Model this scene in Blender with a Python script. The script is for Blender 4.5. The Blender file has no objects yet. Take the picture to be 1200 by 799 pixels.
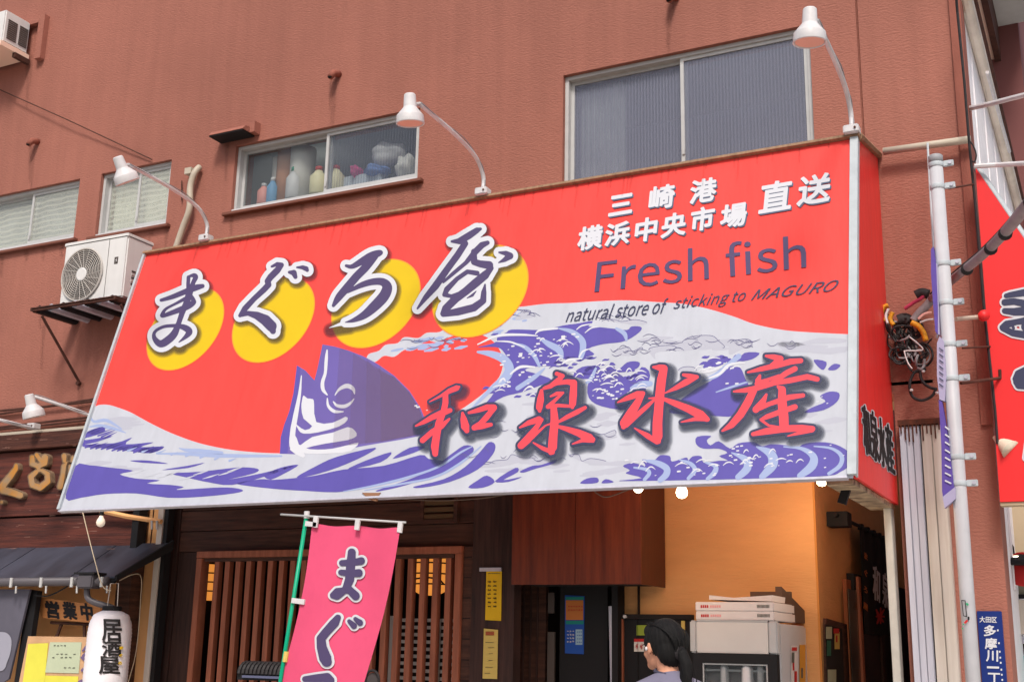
import bpy, bmesh, math, random, os
import numpy as np
from mathutils import Vector, Matrix
from mathutils.geometry import tessellate_polygon, delaunay_2d_cdt
random.seed(7)
S = bpy.context.scene
COL = S.collection
# ---------------------------------------------------------------- camera
CF, YAW, PIT, ROLL, H = 1405.6, math.radians(-26.879), math.radians(14.263), math.radians(1.1607), 1.6
_w = np.array([math.sin(YAW)*math.cos(PIT), math.cos(YAW)*math.cos(PIT), math.sin(PIT)])
_r0 = np.array([math.cos(YAW), -math.sin(YAW), 0.0]); _u0 = np.cross(_r0, _w)
_r = _r0*math.cos(ROLL)+_u0*math.sin(ROLL); _u = -_r0*math.sin(ROLL)+_u0*math.cos(ROLL)
cam = bpy.data.objects.new('camera', bpy.data.cameras.new('camera')); COL.objects.link(cam)
M = Matrix.Identity(4)
for i in range(3):
    M[i][0] = _r[i]; M[i][1] = _u[i]; M[i][2] = -_w[i]
M[2][3] = H
cam.matrix_world = M
cam.data.sensor_width = 36; cam.data.lens = CF/1200*36; cam.data.clip_end = 2000
S.camera = cam
# ---------------------------------------------------------------- world, sun, exposure
SUN_EL, SUN_AZ = math.radians(50), math.radians(158)     # azimuth clockwise from +Y
W = bpy.data.worlds.new('World'); S.world = W; W.use_nodes = True
nt = W.node_tree; bg = nt.nodes['Background']
sky = nt.nodes.new('ShaderNodeTexSky'); sky.sky_type = 'NISHITA'; sky.sun_disc = False
sky.sun_elevation = SUN_EL; sky.sun_rotation = SUN_AZ; sky.air_density = 1.0; sky.dust_density = 4.5; sky.ozone_density = 0.6
nt.links.new(sky.outputs[0], bg.inputs[0]); bg.inputs[1].default_value = 0.105
sd = bpy.data.lights.new('sun', 'SUN'); sd.energy = 2.1; sd.angle = math.radians(13); sd.color = (1.0, .95, .88)
so = bpy.data.objects.new('sun', sd); COL.objects.link(so)
sdir = Vector((math.sin(SUN_AZ)*math.cos(SUN_EL), math.cos(SUN_AZ)*math.cos(SUN_EL), math.sin(SUN_EL)))
so.rotation_euler = sdir.to_track_quat('Z', 'Y').to_euler()
S.view_settings.view_transform = 'Standard'; S.view_settings.look = 'None'
S.view_settings.exposure = 0.38; S.view_settings.gamma = 1
S.cycles.max_bounces = 8; S.cycles.transparent_max_bounces = 24; S.cycles.use_denoising = True
S.cycles.caustics_reflective = False; S.cycles.caustics_refractive = False

# ---------------------------------------------------------------- where a line of sight meets a real plane
def ray(x, y): return _r*(x-600)/CF - _u*(y-399.5)/CF + _w
def atY(x, y, Y): d = ray(x, y); return Vector(d*(Y/d[1])) + Vector((0, 0, H))
def atX(x, y, X): d = ray(x, y); return Vector(d*(X/d[0])) + Vector((0, 0, H))
SP0 = np.array([0, 6.202, 2.475]); SV = np.array([0, .580, 2.085]); SV /= np.linalg.norm(SV); SN = np.cross([1, 0, 0], SV)
def sign_map(x, y, k=0):
    d = ray(x, y); t = (SP0-[0, 0, H]) @ SN/(d @ SN); return Vector(d*t + [0, 0, H] + SN*k*.00022)
def sign_uv(u, v, k=0): return Vector(SP0 + np.array([u, 0, 0]) + SV*v + SN*k*.00022)
def ymap(Y, st=.001): return lambda x, y, k=0: atY(x, y, Y-k*st)
def xmap(X, st=.001): return lambda x, y, k=0: atX(x, y, X+k*st)

# ---------------------------------------------------------------- materials
def lin(c): c = c/255; return c/12.92 if c <= .04045 else ((c+.055)/1.055)**2.4
MATS = {}
def mat(name, rgb, rough=.6, alb=1.0, var=0.0, scale=6, stretch=(1, 1, 1), bump=0.0, bscale=60, bstretch=(1, 1, 1), metal=0, emit=0, spec=.3, alpha=1, col2=None, detail=6, trans=0, streak=0):
    if name in MATS: return MATS[name]
    m = bpy.data.materials.new(name); m.use_nodes = True; n = m.node_tree; b = n.nodes['Principled BSDF']
    c = tuple(lin(v)*alb for v in rgb)+(1,)
    b.inputs['Base Color'].default_value = c; b.inputs['Roughness'].default_value = rough
    b.inputs['Metallic'].default_value = metal; b.inputs['Specular IOR Level'].default_value = spec
    b.inputs['Alpha'].default_value = alpha
    m.diffuse_color = c
    tc = n.nodes.new('ShaderNodeNewGeometry')
    def noise(sc, st, det=6):
        mp = n.nodes.new('ShaderNodeMapping'); mp.inputs['Scale'].default_value = st; n.links.new(tc.outputs['Position'], mp.inputs[0])
        t = n.nodes.new('ShaderNodeTexNoise'); t.inputs['Scale'].default_value = sc; t.inputs['Detail'].default_value = det; t.inputs['Roughness'].default_value = .6
        n.links.new(mp.outputs[0], t.inputs['Vector']); return t
    if var or col2:
        t = noise(scale, stretch, detail); r = n.nodes.new('ShaderNodeValToRGB'); n.links.new(t.outputs['Fac'], r.inputs[0])
        r.color_ramp.elements[0].position = .3; r.color_ramp.elements[1].position = .7
        c2 = tuple(lin(v)*alb for v in col2)+(1,) if col2 else tuple(v*(1-var) for v in c[:3])+(1,)
        r.color_ramp.elements[0].color = c2
        r.color_ramp.elements[1].color = c if col2 else tuple(min(1, v*(1+var*.6)) for v in c[:3])+(1,)
        out = r.outputs[0]
        if streak:
            t2 = noise(1.6, (6, 6, .35), 8); mx = n.nodes.new('ShaderNodeMix'); mx.data_type = 'RGBA'; mx.blend_type = 'MULTIPLY'
            r2 = n.nodes.new('ShaderNodeValToRGB'); r2.color_ramp.elements[0].position = .35; r2.color_ramp.elements[1].position = .6
            r2.color_ramp.elements[0].color = (1-streak, 1-streak, 1-streak, 1); n.links.new(t2.outputs['Fac'], r2.inputs[0])
            mx.inputs[0].default_value = 1; n.links.new(out, mx.inputs[6]); n.links.new(r2.outputs[0], mx.inputs[7]); out = mx.outputs[2]
        n.links.new(out, b.inputs['Base Color'])
    if bump:
        t = noise(bscale, bstretch, 4); bp = n.nodes.new('ShaderNodeBump'); bp.inputs['Strength'].default_value = min(1, bump); bp.inputs['Distance'].default_value = .012*max(1, bump)
        n.links.new(t.outputs['Fac'], bp.inputs['Height']); n.links.new(bp.outputs[0], b.inputs['Normal'])
    if emit:
        b.inputs['Emission Color'].default_value = c; b.inputs['Emission Strength'].default_value = emit
    MATS[name] = m; return m
A = .87
m_wall = mat('terracotta stucco', (184, 119, 103), .85, .73, var=.15, scale=.55, bump=.6, bscale=42, bstretch=(.8, 1, 2.0), streak=.09)
m_walld = mat('terracotta smooth', (160, 95, 80), .8, .8, var=.12, scale=3, bump=.3, bscale=80)
m_red = mat('sign red fabric', (255, 74, 68), .6, .84, var=.06, scale=2.5, stretch=(3, 1, .7), bump=.15, bscale=5, bstretch=(5, 1, 1), streak=.07)
m_redside = mat('side red fabric', (245, 50, 48), .4, A, var=.1, scale=3, stretch=(1, 4, 1), bump=.25, bscale=4, bstretch=(1, 6, .7), spec=.5)
m_red2 = mat('deep red panel', (240, 48, 50), .45, A, var=.05, scale=3, streak=.05)
m_trim = mat('white trim', (200, 208, 214), .5, .8, var=.12, scale=12)
m_toptrim = mat('weathered trim', (176, 140, 110), .7, .7, var=.35, scale=14, stretch=(3, 1, 1))
m_swhite = mat('print white', (214, 218, 230), .55, .72, var=.05, scale=3, streak=.07)
m_lwhite = mat('print clean white', (222, 224, 232), .5, .8)
m_spurple = mat('print purple', (96, 86, 172), .5, .85, var=.04, streak=.06)
m_fish = mat('print mauve', (112, 98, 172), .5, .85, var=.10, scale=2)
m_pale = mat('print pale blue', (160, 175, 214), .5, .85)
m_grey = mat('print pale grey', (188, 190, 204), .55, .82)
m_ink = mat('print aubergine', (84, 72, 112), .5, .82)
m_ink2 = mat('print dark slate', (62, 66, 96), .5, .8)
m_line = mat('print thin line', (104, 102, 142), .5, .8)
m_yel = mat('print yellow', (232, 196, 20), .5, .80, var=.05, scale=3)
m_yedge = mat('print yellow edge', (250, 160, 50), .5, .86)
m_sh = mat('print shade', (70, 60, 70), .6, .8, alpha=.17)
m_shb = mat('print slate shade', (66, 74, 100), .6, .8, alpha=.22)
m_lred = mat('print bright red', (254, 74, 86), .45, .88)
m_kshade = mat('print slate drop', (90, 100, 125), .5, .8)
m_lamp = mat('lamp white enamel', (224, 222, 224), .4, .85, var=.12, scale=14, detail=9)
m_lampin = mat('lamp glass warm', (232, 190, 170), .3, .8)
m_alu = mat('aluminium frame', (205, 205, 205), .4, .8, var=.08, scale=10)
m_sill = mat('brown sill', (140, 88, 74), .8, .7)
m_black = mat('black matt', (30, 29, 32), .7, .8)
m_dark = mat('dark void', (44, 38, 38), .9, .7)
m_room = mat('room grey', (176, 178, 180), .9, .7)
m_acw = mat('ac cream white', (228, 227, 226), .5, .9, var=.06, scale=5, streak=.05)
m_acd = mat('ac grille', (84, 76, 72), .6, .8)
m_acr = mat('grille wire', (206, 200, 194), .5, .8)
m_rust = mat('rusted steel', (96, 60, 50), .8, .7, var=.4, scale=12)
m_pipe = mat('beige pvc', (206, 194, 176), .5, .8, var=.08, scale=8)
m_pole = mat('painted pole', (210, 210, 216), .45, .8, var=.07, scale=9, streak=.12)
m_steel = mat('galvanised steel', (206, 206, 220), .5, .85, var=.10, scale=5, stretch=(8, 8, .6), metal=.1, streak=.10)
m_beige = mat('beige paint rail', (226, 218, 210), .6, .88, var=.15, scale=3, stretch=(10, 10, .5), col2=(204, 192, 180), streak=.08)
m_rustmat = mat('rust stain', (120, 66, 44), .9, .7, col2=(70, 44, 38), scale=30)
m_wood = mat('aged red wood', (120, 62, 50), .7, .85, col2=(54, 33, 32), scale=3.2, stretch=(.5, 1, 9), bump=.5, bscale=20, bstretch=(.3, 1, 7), detail=9)
m_woodl = mat('board upper', (112, 66, 52), .75, .75, col2=(60, 34, 30), scale=4, stretch=(.5, 1, 8), detail=9, bump=.5, bscale=20, bstretch=(.3, 1, 7))
m_dwood = mat('dark timber', (104, 68, 54), .7, .8, col2=(58, 38, 33), scale=5, stretch=(.5, 1, 7), bump=.3, bscale=26, bstretch=(.4, 1, 6))
m_vwood = mat('dark timber upright', (82, 56, 50), .7, .8, col2=(48, 34, 32), scale=5, stretch=(7, 1, .5))
m_bar = mat('lattice timber', (190, 116, 88), .6, .8, col2=(150, 90, 68), scale=5, stretch=(7, 1, .6))
m_veneer = mat('red brown veneer', (138, 66, 42), .45, .7, col2=(96, 44, 32), scale=3, stretch=(6, 1, .5), bump=.1, bscale=20, bstretch=(8, 1, .5), detail=9)
m_orange = mat('ochre plaster', (222, 164, 108), .85, .95, var=.07, scale=3, stretch=(.6, 1, 2.5), bump=.35, bscale=22, bstretch=(.6, 1, 4))
m_tan = mat('tan panel', (236, 178, 120), .8, 1.0, var=.12, scale=4, stretch=(1, 1, .5))
m_slate = mat('slate sheet roof', (84, 88, 104), .4, .65, col2=(52, 54, 64), scale=2.2, stretch=(1.8, .4, 1), spec=.5)
m_gold = mat('gilded carved letter', (212, 142, 44), .6, .8, col2=(168, 148, 122), scale=9, detail=9)
m_goldside = mat('weathered carved rim', (150, 124, 100), .8, .7, var=.3, scale=30)
m_green = mat('green pole plastic', (0, 168, 126), .35, .85)
m_pink = mat('pink flag cloth', (232, 86, 126), .7, .86, var=.07, scale=4, bump=.15, bscale=5, bstretch=(4, 1, .8))
m_cloth = mat('black noren cloth', (38, 36, 38), .85, .7, var=.15)
m_paper = mat('lantern paper', (236, 232, 238), .7, 1.0, var=.05, scale=5)
m_paperw = mat('white paper', (230, 226, 220), .7, .85, var=.04)
m_yellowp = mat('yellow paper', (228, 186, 32), .7, .95, var=.06)
m_creamp = mat('cream paper', (226, 200, 110), .7, .85, var=.06)
m_lime = mat('yellow menu sheet', (226, 220, 84), .7, .9, var=.07)
m_greenp = mat('pale green menu sheet', (196, 206, 176), .7, .85, var=.05)
m_fridge = mat('fridge enamel', (222, 218, 214), .35, .85, var=.04, scale=5)
m_fside = mat('fridge side', (206, 204, 206), .4, .85)
m_card = mat('white carton', (232, 224, 222), .7, .85, var=.04, scale=10)
m_brcard = mat('brown carton', (104, 80, 66), .8, .7)
m_skin = mat('skin', (222, 160, 130), .5, .85)
m_hair = mat('black hair', (15, 13, 14), .8, .8, var=.3, scale=60, stretch=(1, 1, .3), bump=.4, bscale=90, bstretch=(1, 1, .15))
m_shirt = mat('lavender grey shirt', (126, 122, 144), .85, .8, var=.06)
m_collar = mat('dark collar', (74, 72, 92), .85, .8)
m_blue = mat('plate blue', (24, 48, 122), .4, .85)
m_bluep = mat('poster blue', (34, 84, 176), .6, .85)
m_teal = mat('poster teal', (30, 140, 130), .6, .85)
m_orp = mat('poster orange', (206, 122, 60), .6, .85)
m_redp = mat('red print', (200, 44, 44), .6, .85)
m_txt = mat('black print', (40, 36, 38), .6, .8)
m_txtg = mat('grey print', (104, 104, 96), .6, .8)
m_rubber = mat('black rubber', (48, 45, 47), .65, .85, var=.35, scale=25)
m_grime = mat('grime film', (60, 50, 44), .9, .8, alpha=.055)
m_stain = mat('stain film', (84, 50, 42), .95, .8, alpha=.05)
m_gcable = mat('grey cable wrap', (152, 148, 152), .6, .85, var=.2, scale=14)
m_turq = mat('turquoise panel', (70, 200, 196), .5, .85)
m_cream = mat('cream wall', (206, 186, 156), .8, .8, var=.06)
m_side = mat('pale grey siding', (240, 236, 240), .8, 1.0, var=.08, scale=9, bump=.3, bscale=20)
m_peach = mat('peach soffit', (240, 206, 186), .8, 1)
m_bb = mat('maroon plaster', (134, 84, 82), .85, .8, var=.08, scale=1.5)
m_asph = mat('asphalt', (84, 84, 86), .9, 1, var=.2, scale=12, bump=.3, bscale=90)
m_pave = mat('pavement', (206, 200, 190), .9, .95, var=.15, scale=5)
m_bulb = mat('lit bulb', (255, 236, 200), .4, 1, emit=9)
m_bulboff = mat('dim bulb', (240, 224, 204), .4, .9, emit=.35)
m_lantglow = mat('glowing lantern paper', (255, 160, 70), .6, 1, emit=.55)
m_purpleban = mat('purple banner', (98, 78, 168), .5, .85, var=.1, scale=20)
m_bann2 = mat('lilac banner edge', (176, 170, 204), .5, .85)
m_cyel = mat('yellow conduit', (226, 156, 36), .6, .8, var=.35, scale=30)
m_cpink = mat('pink cable', (190, 56, 92), .6, .8, var=.3, scale=30)
m_leaf = mat('leaf', (70, 92, 52), .6, .8, var=.3, scale=20)
m_lav = mat('lavender plastic', (150, 150, 200), .5, .8)

def glass_mat(name, tint, clear, ribs=0.0, rough=.12, ribscale=60, hor=False, wob=0, ref=.6):
    m = bpy.data.materials.new(name); m.use_nodes = True; n = m.node_tree; n.nodes.clear()
    o = n.nodes.new('ShaderNodeOutputMaterial'); tr = n.nodes.new('ShaderNodeBsdfTransparent'); d = n.nodes.new('ShaderNodeBsdfDiffuse')
    g = n.nodes.new('ShaderNodeBsdfGlossy'); g.inputs['Roughness'].default_value = rough; g.inputs['Color'].default_value = (ref*.97, ref*.98, ref, 1)
    d.inputs['Color'].default_value = tuple(lin(c) for c in tint)+(1,); tr.inputs['Color'].default_value = (.93, .95, .95, 1)
    m1 = n.nodes.new('ShaderNodeMixShader'); m2 = n.nodes.new('ShaderNodeMixShader'); lw = n.nodes.new('ShaderNodeLayerWeight'); lw.inputs[0].default_value = .5; pw = n.nodes.new('ShaderNodeMath'); pw.operation = 'POWER'; pw.inputs[1].default_value = 4; n.links.new(lw.outputs['Facing'], pw.inputs[0]); fr = n.nodes.new('ShaderNodeMath'); fr.operation = 'ADD'; fr.inputs[1].default_value = .05; n.links.new(pw.outputs[0], fr.inputs[0])
    n.links.new(d.outputs[0], m1.inputs[1]); n.links.new(tr.outputs[0], m1.inputs[2]); m1.inputs[0].default_value = clear
    n.links.new(fr.outputs[0], m2.inputs[0]); n.links.new(m1.outputs[0], m2.inputs[1]); n.links.new(g.outputs[0], m2.inputs[2]); n.links.new(m2.outputs[0], o.inputs[0])
    if ribs:
        gm = n.nodes.new('ShaderNodeNewGeometry'); w = n.nodes.new('ShaderNodeTexWave'); w.bands_direction = 'Z' if hor else 'X'; w.inputs['Scale'].default_value = ribscale; w.inputs['Distortion'].default_value = wob
        n.links.new(gm.outputs['Position'], w.inputs['Vector'])
        bp = n.nodes.new('ShaderNodeBump'); bp.inputs['Strength'].default_value = ribs; bp.inputs['Distance'].default_value = .004
        n.links.new(w.outputs['Fac'], bp.inputs['Height']); n.links.new(bp.outputs[0], g.inputs['Normal']); n.links.new(bp.outputs[0], d.inputs['Normal'])
        ns = n.nodes.new('ShaderNodeTexNoise'); ns.inputs['Scale'].default_value = 2.2; ns.inputs['Detail'].default_value = 5; n.links.new(gm.outputs['Position'], ns.inputs['Vector'])
        ad = n.nodes.new('ShaderNodeMath'); ad.operation = 'ADD'; n.links.new(w.outputs['Fac'], ad.inputs[0]); n.links.new(ns.outputs['Fac'], ad.inputs[1])
        mr = n.nodes.new('ShaderNodeMapRange'); mr.inputs[1].default_value = .3; mr.inputs[2].default_value = 1.6; mr.inputs[3].default_value = max(0, clear-.12); mr.inputs[4].default_value = min(.99, clear+.08)
        n.links.new(ad.outputs[0], mr.inputs[0]); n.links.new(mr.outputs[0], m1.inputs[0])
    return m
g_haze = glass_mat('frosted ribbed glass', (138, 141, 160), .60, .015, .22, 13, False, 0, .6)
g_dust = glass_mat('dusty pane', (150, 156, 160), .90, 0, .10, 12, False, 0, .38)
g_dust2 = glass_mat('ribbed dusty pane', (130, 136, 150), .84, .04, .12, 12, False, 0, .38)
g_blind = glass_mat('patterned pane', (214, 216, 204), .68, .02, .25, 6, True, 3, .9)
g_clear = glass_mat('clear pane', (90, 95, 100), .85, 0, .05)

# ---------------------------------------------------------------- object helpers
OFF = {}
def root(name, label, cat, loc, group=None):
    o = bpy.data.objects.new(name, None); COL.objects.link(o); o.location = loc; o.empty_display_size = .1
    o['label'] = label; o['category'] = cat
    if group: o['group'] = group
    OFF[o] = Vector(loc); return o
def obj(name, me, m, parent=None, label=None, smooth=False):
    """me = bmesh or (verts, faces) in world coordinates"""
    if isinstance(me, tuple):
        bm = bmesh.new(); vs = [bm.verts.new(v) for v in me[0]]
        for f in me[1]:
            try: bm.faces.new([vs[i] for i in f])
            except ValueError: pass
    else: bm = me
    off = OFF.get(parent, Vector())
    if parent is None:
        off = Vector()
    if off.length: bmesh.ops.translate(bm, verts=bm.verts, vec=-off)
    d = bpy.data.meshes.new(name); bm.to_mesh(d); bm.free()
    if smooth:
        for p in d.polygons: p.use_smooth = True
    for mm in (m if isinstance(m, (list, tuple)) else [m]): d.materials.append(mm)
    o = bpy.data.objects.new(name, d); COL.objects.link(o)
    if parent is not None: o.parent = parent
    OFF[o] = off
    if label: o['label'] = label
    return o
def tag(o, label, cat, group=None):
    o['label'] = label; o['category'] = cat
    if group: o['group'] = group
    return o
def struct(o): o['kind'] = 'structure'; return o
def box(x0, x1, y0, y1, z0, z1, bev=0, bm=None):
    b = bm or bmesh.new(); n0 = len(b.verts)
    r = bmesh.ops.create_cube(b, size=1)
    for v in r['verts']: v.co = Vector((x0+(v.co.x+.5)*(x1-x0), y0+(v.co.y+.5)*(y1-y0), z0+(v.co.z+.5)*(z1-z0)))
    if bev:
        es = [e for e in b.edges if all(v in r['verts'] for v in e.verts)]
        bmesh.ops.bevel(b, geom=es, offset=bev, segments=2, affect='EDGES')
    return b
def prism(pts, vec):
    """closed 3-D polygon extruded along vec"""
    n = len(pts); vec = Vector(vec); v = [Vector(p) for p in pts]+[Vector(p)+vec for p in pts]
    tri = tessellate_polygon([[Vector(p) for p in pts]])
    f = [tuple(t) for t in tri]+[tuple(i+n for i in reversed(t)) for t in tri]+[(i, (i+1) % n, (i+1) % n+n, i+n) for i in range(n)]
    bm = bmesh.new(); vs = [bm.verts.new(p) for p in v]
    for q in f:
        try: bm.faces.new([vs[i] for i in q])
        except ValueError: pass
    bmesh.ops.recalc_face_normals(bm, faces=bm.faces); return bm
def tube(pts, r, seg=10, bm=None, cap=True):
    b = bm or bmesh.new(); pts = [Vector(p) for p in pts]; rs = r if isinstance(r, (list, tuple)) else [r]*len(pts)
    rings = []; up = None
    for i, p in enumerate(pts):
        t = (pts[min(i+1, len(pts)-1)]-pts[max(i-1, 0)]).normalized()
        if up is None: up = Vector((0, 0, 1)) if abs(t.z) < .9 else Vector((1, 0, 0))
        a = t.cross(up).normalized(); up = a.cross(t).normalized()
        rings.append([b.verts.new(p+(a*math.cos(k*2*math.pi/seg)+up*math.sin(k*2*math.pi/seg))*rs[i]) for k in range(seg)])
    for i in range(len(pts)-1):
        for k in range(seg): b.faces.new((rings[i][k], rings[i][(k+1) % seg], rings[i+1][(k+1) % seg], rings[i+1][k]))
    if cap: b.faces.new(rings[0][::-1]); b.faces.new(rings[-1])
    return b
def smooth_path(P, n=6, closed=False):
    P = [np.array(p, float) for p in P]; N = len(P); out = []
    rng = range(N) if closed else range(N-1)
    for i in rng:
        if closed: a, b, c, d = P[(i-1) % N], P[i], P[(i+1) % N], P[(i+2) % N]
        else: a, b, c, d = P[max(i-1, 0)], P[i], P[i+1], P[min(i+2, N-1)]
        for k in range(n):
            t = k/n; out.append(.5*((2*b)+(-a+c)*t+(2*a-5*b+4*c-d)*t*t+(-a+3*b-3*c+d)*t**3))
    if not closed: out.append(P[-1])
    return out
def lathe(prof, c, seg=24, axis=None, bm=None):
    """prof: (radius, height) list along axis from c"""
    b = bm or bmesh.new(); ax = Vector(axis or (0, 0, 1)).normalized(); q = ax.to_track_quat('Z', 'Y'); rings = []
    for r, h in prof:
        rings.append([b.verts.new(Vector(c)+q @ Vector((max(r, 1e-4)*math.cos(k*2*math.pi/seg), max(r, 1e-4)*math.sin(k*2*math.pi/seg), h))) for k in range(seg)])
    for i in range(len(prof)-1):
        for k in range(seg): b.faces.new((rings[i][k], rings[i][(k+1) % seg], rings[i+1][(k+1) % seg], rings[i+1][k]))
    b.faces.new(rings[0][::-1]); b.faces.new(rings[-1]); return b
def copy_tree(o, parent=None):
    c = o.copy(); COL.objects.link(c)
    if parent: c.parent = parent
    for ch in [k for k in bpy.data.objects if k.parent == o]: copy_tree(ch, c)
    return c

# ---------------------------------------------------------------- flat print: brush strokes -> contours -> faces
def sdf_strokes(strokes, pad, res, cap=6.0, tris=None):
    """signed distance to tapered strokes, evaluated near each segment only"""
    a = np.array([q for s in strokes for q in s], float); x0, y0 = (a[:, :2]-a[:, 2:3]).min(0)-pad; x1, y1 = (a[:, :2]+a[:, 2:3]).max(0)+pad
    gx = np.arange(x0, x1+res, res); gy = np.arange(y0, y1+res, res); F = np.full((len(gy), len(gx)), cap+pad+9.0); w = pad+1.5
    for s in strokes:
        for (ax, ay, ar), (bx, by, br) in (zip(s[:-1], s[1:]) if len(s) > 1 else [(s[0], s[0])]):
            m = max(ar, br)+w; i0, i1 = max(0, int((min(ax, bx)-m-x0)/res)), int((max(ax, bx)+m-x0)/res)+2; j0, j1 = max(0, int((min(ay, by)-m-y0)/res)), int((max(ay, by)+m-y0)/res)+2
            X = gx[i0:i1][None, :]; Y = gy[j0:j1][:, None]; dx, dy = bx-ax, by-ay; L = dx*dx+dy*dy+1e-9
            t = np.minimum(1, np.maximum(0, ((X-ax)*dx+(Y-ay)*dy)/L)); d = np.hypot(X-ax-t*dx, Y-ay-t*dy)-(ar+(br-ar)*t)
            F[j0:j1, i0:i1] = np.minimum(F[j0:j1, i0:i1], d)
    if tris is not None:
        ins = np.zeros(F.shape, bool)
        for A_, B_, C_ in tris:
            lo = np.minimum(np.minimum(A_, B_), C_); hi = np.maximum(np.maximum(A_, B_), C_)
            i0, i1 = max(0, int((lo[0]-x0)/res)), int((hi[0]-x0)/res)+2; j0, j1 = max(0, int((lo[1]-y0)/res)), int((hi[1]-y0)/res)+2
            X = gx[i0:i1][None, :]; Y = gy[j0:j1][:, None]
            e = [(Q[0]-P_[0])*(Y-P_[1])-(Q[1]-P_[1])*(X-P_[0]) for P_, Q in ((A_, B_), (B_, C_), (C_, A_))]
            ins[j0:j1, i0:i1] |= ((e[0] >= 0) & (e[1] >= 0) & (e[2] >= 0)) | ((e[0] <= 0) & (e[1] <= 0) & (e[2] <= 0))
        F = np.where(ins, -np.abs(F), F)
    return gx, gy, F
def contour(gx, gy, F, lv):
    G = (F-lv); ins = G < 0; ins[0] = ins[-1] = False; ins[:, 0] = ins[:, -1] = False
    G = np.where(ins, np.minimum(G, -1e-6), np.maximum(G, 1e-6))
    code = ins[:-1, :-1]*1+ins[:-1, 1:]*2+ins[1:, 1:]*4+ins[1:, :-1]*8
    T = {1: [(3, 0)], 2: [(0, 1)], 3: [(3, 1)], 4: [(1, 2)], 5: [(3, 2), (1, 0)], 6: [(0, 2)], 7: [(3, 2)], 8: [(2, 3)], 9: [(2, 0)], 10: [(0, 3), (2, 1)], 11: [(2, 1)], 12: [(1, 3)], 13: [(1, 0)], 14: [(0, 3)]}
    nxt = {}; pos = {}
    def e(i, j, k):
        if k == 0: key = (i, j, 0); a, b = (i, j), (i, j+1)
        elif k == 1: key = (i, j+1, 1); a, b = (i, j+1), (i+1, j+1)
        elif k == 2: key = (i+1, j, 0); a, b = (i+1, j), (i+1, j+1)
        else: key = (i, j, 1); a, b = (i, j), (i+1, j)
        if key not in pos:
            va, vb = G[a], G[b]; t = va/(va-vb); pos[key] = (gx[a[1]]+(gx[b[1]]-gx[a[1]])*t, gy[a[0]]+(gy[b[0]]-gy[a[0]])*t)
        return key
    for i, j in zip(*np.nonzero((code > 0) & (code < 15))):
        for a, b in T[int(code[i, j])]: nxt[e(i, j, a)] = e(i, j, b)
    loops = []
    while nxt:
        k0 = next(iter(nxt)); L = [k0]; k = nxt.pop(k0)
        while k in nxt: L.append(k); k = nxt.pop(k)
        if len(L) > 5: loops.append(simplify([pos[q] for q in L], .07))
    return [l for l in loops if len(l) > 2]
def simplify(P, tol):
    P = np.array(P); keep = np.zeros(len(P), bool); keep[0] = keep[-1] = True; st = [(0, len(P)//2), (len(P)//2, len(P)-1)]; keep[len(P)//2] = True
    while st:
        a, b = st.pop()
        if b-a < 2: continue
        d = P[b]-P[a]; n = np.hypot(*d)+1e-9; dist = np.abs((P[a+1:b, 0]-P[a, 0])*d[1]-(P[a+1:b, 1]-P[a, 1])*d[0])/n; k = dist.argmax()
        if dist[k] > tol: keep[a+1+k] = True; st += [(a, a+1+k), (a+1+k, b)]
    return [tuple(p) for p in P[keep]]
def fill(loops):
    """triangles of a set of closed 2-D loops, even-odd"""
    P = []; E = []
    for l in loops:
        n = len(P); P += [Vector((float(x), float(y))) for x, y in l]; E += [(n+i, n+(i+1) % len(l)) for i in range(len(l))]
    V, _, T, _, _, _ = delaunay_2d_cdt(P, E, [], 0, 1e-5)
    V = np.array([v[:] for v in V]); T = np.array([t for t in T if len(t) == 3]); C = V[T].mean(1); inside = np.zeros(len(C), int)
    for l in loops:
        A_ = np.array(l, float); B_ = np.roll(A_, -1, 0)
        for (ax, ay), (bx, by) in zip(A_, B_):
            m = (ay > C[:, 1]) != (by > C[:, 1])
            if m.any(): inside[m] += (C[m, 0] < (bx-ax)*(C[m, 1]-ay)/(by-ay)+ax)
    return V, [tuple(int(i) for i in t) for t in T[inside % 2 == 1]]
def decal(name, loops, mp, k, m, parent, label=None):
    V, T = fill(loops); return obj(name, ([mp(x, y, k) for x, y in V], T), m, parent, label)
def poly(name, pts, mp, k, m, parent, sm=4, label=None):
    P = smooth_path(pts, sm, True) if sm else pts
    return decal(name, [[(float(p[0]), float(p[1])) for p in P]], mp, k, m, parent, label)
def conv(cx, cy, s, strokes): return [[(cx+x/s, cy+y/s, r/s) for x, y, r in st] for st in strokes]
def cpts(cx, cy, s, pts): return [(cx+x/s, cy+y/s) for x, y in pts]
def sm_strokes(st):
    return [[tuple(q) for q in smooth_path(s, 5)] if len(s) > 2 else s for s in st]
def multi(name, polys, mp, k, m, parent, sm=4):
    """several print shapes: one part each"""
    for P in polys: o = poly(name, P, mp, k, m, parent, sm)
    return o
def stuff(o):
    if o: o['kind'] = 'stuff'
    return o
def strokes_each(name, strokes, mp, k, m, parent, res=.3):
    for s in strokes: strokes_part(name, [s], mp, k, m, parent, 0, res)
def strokes_part(name, strokes, mp, k, m, parent, d=0, res=.35):
    g = sdf_strokes(strokes, d+2, res); L = contour(*g, d); return decal(name, L, mp, k, m, parent) if L else None

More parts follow.
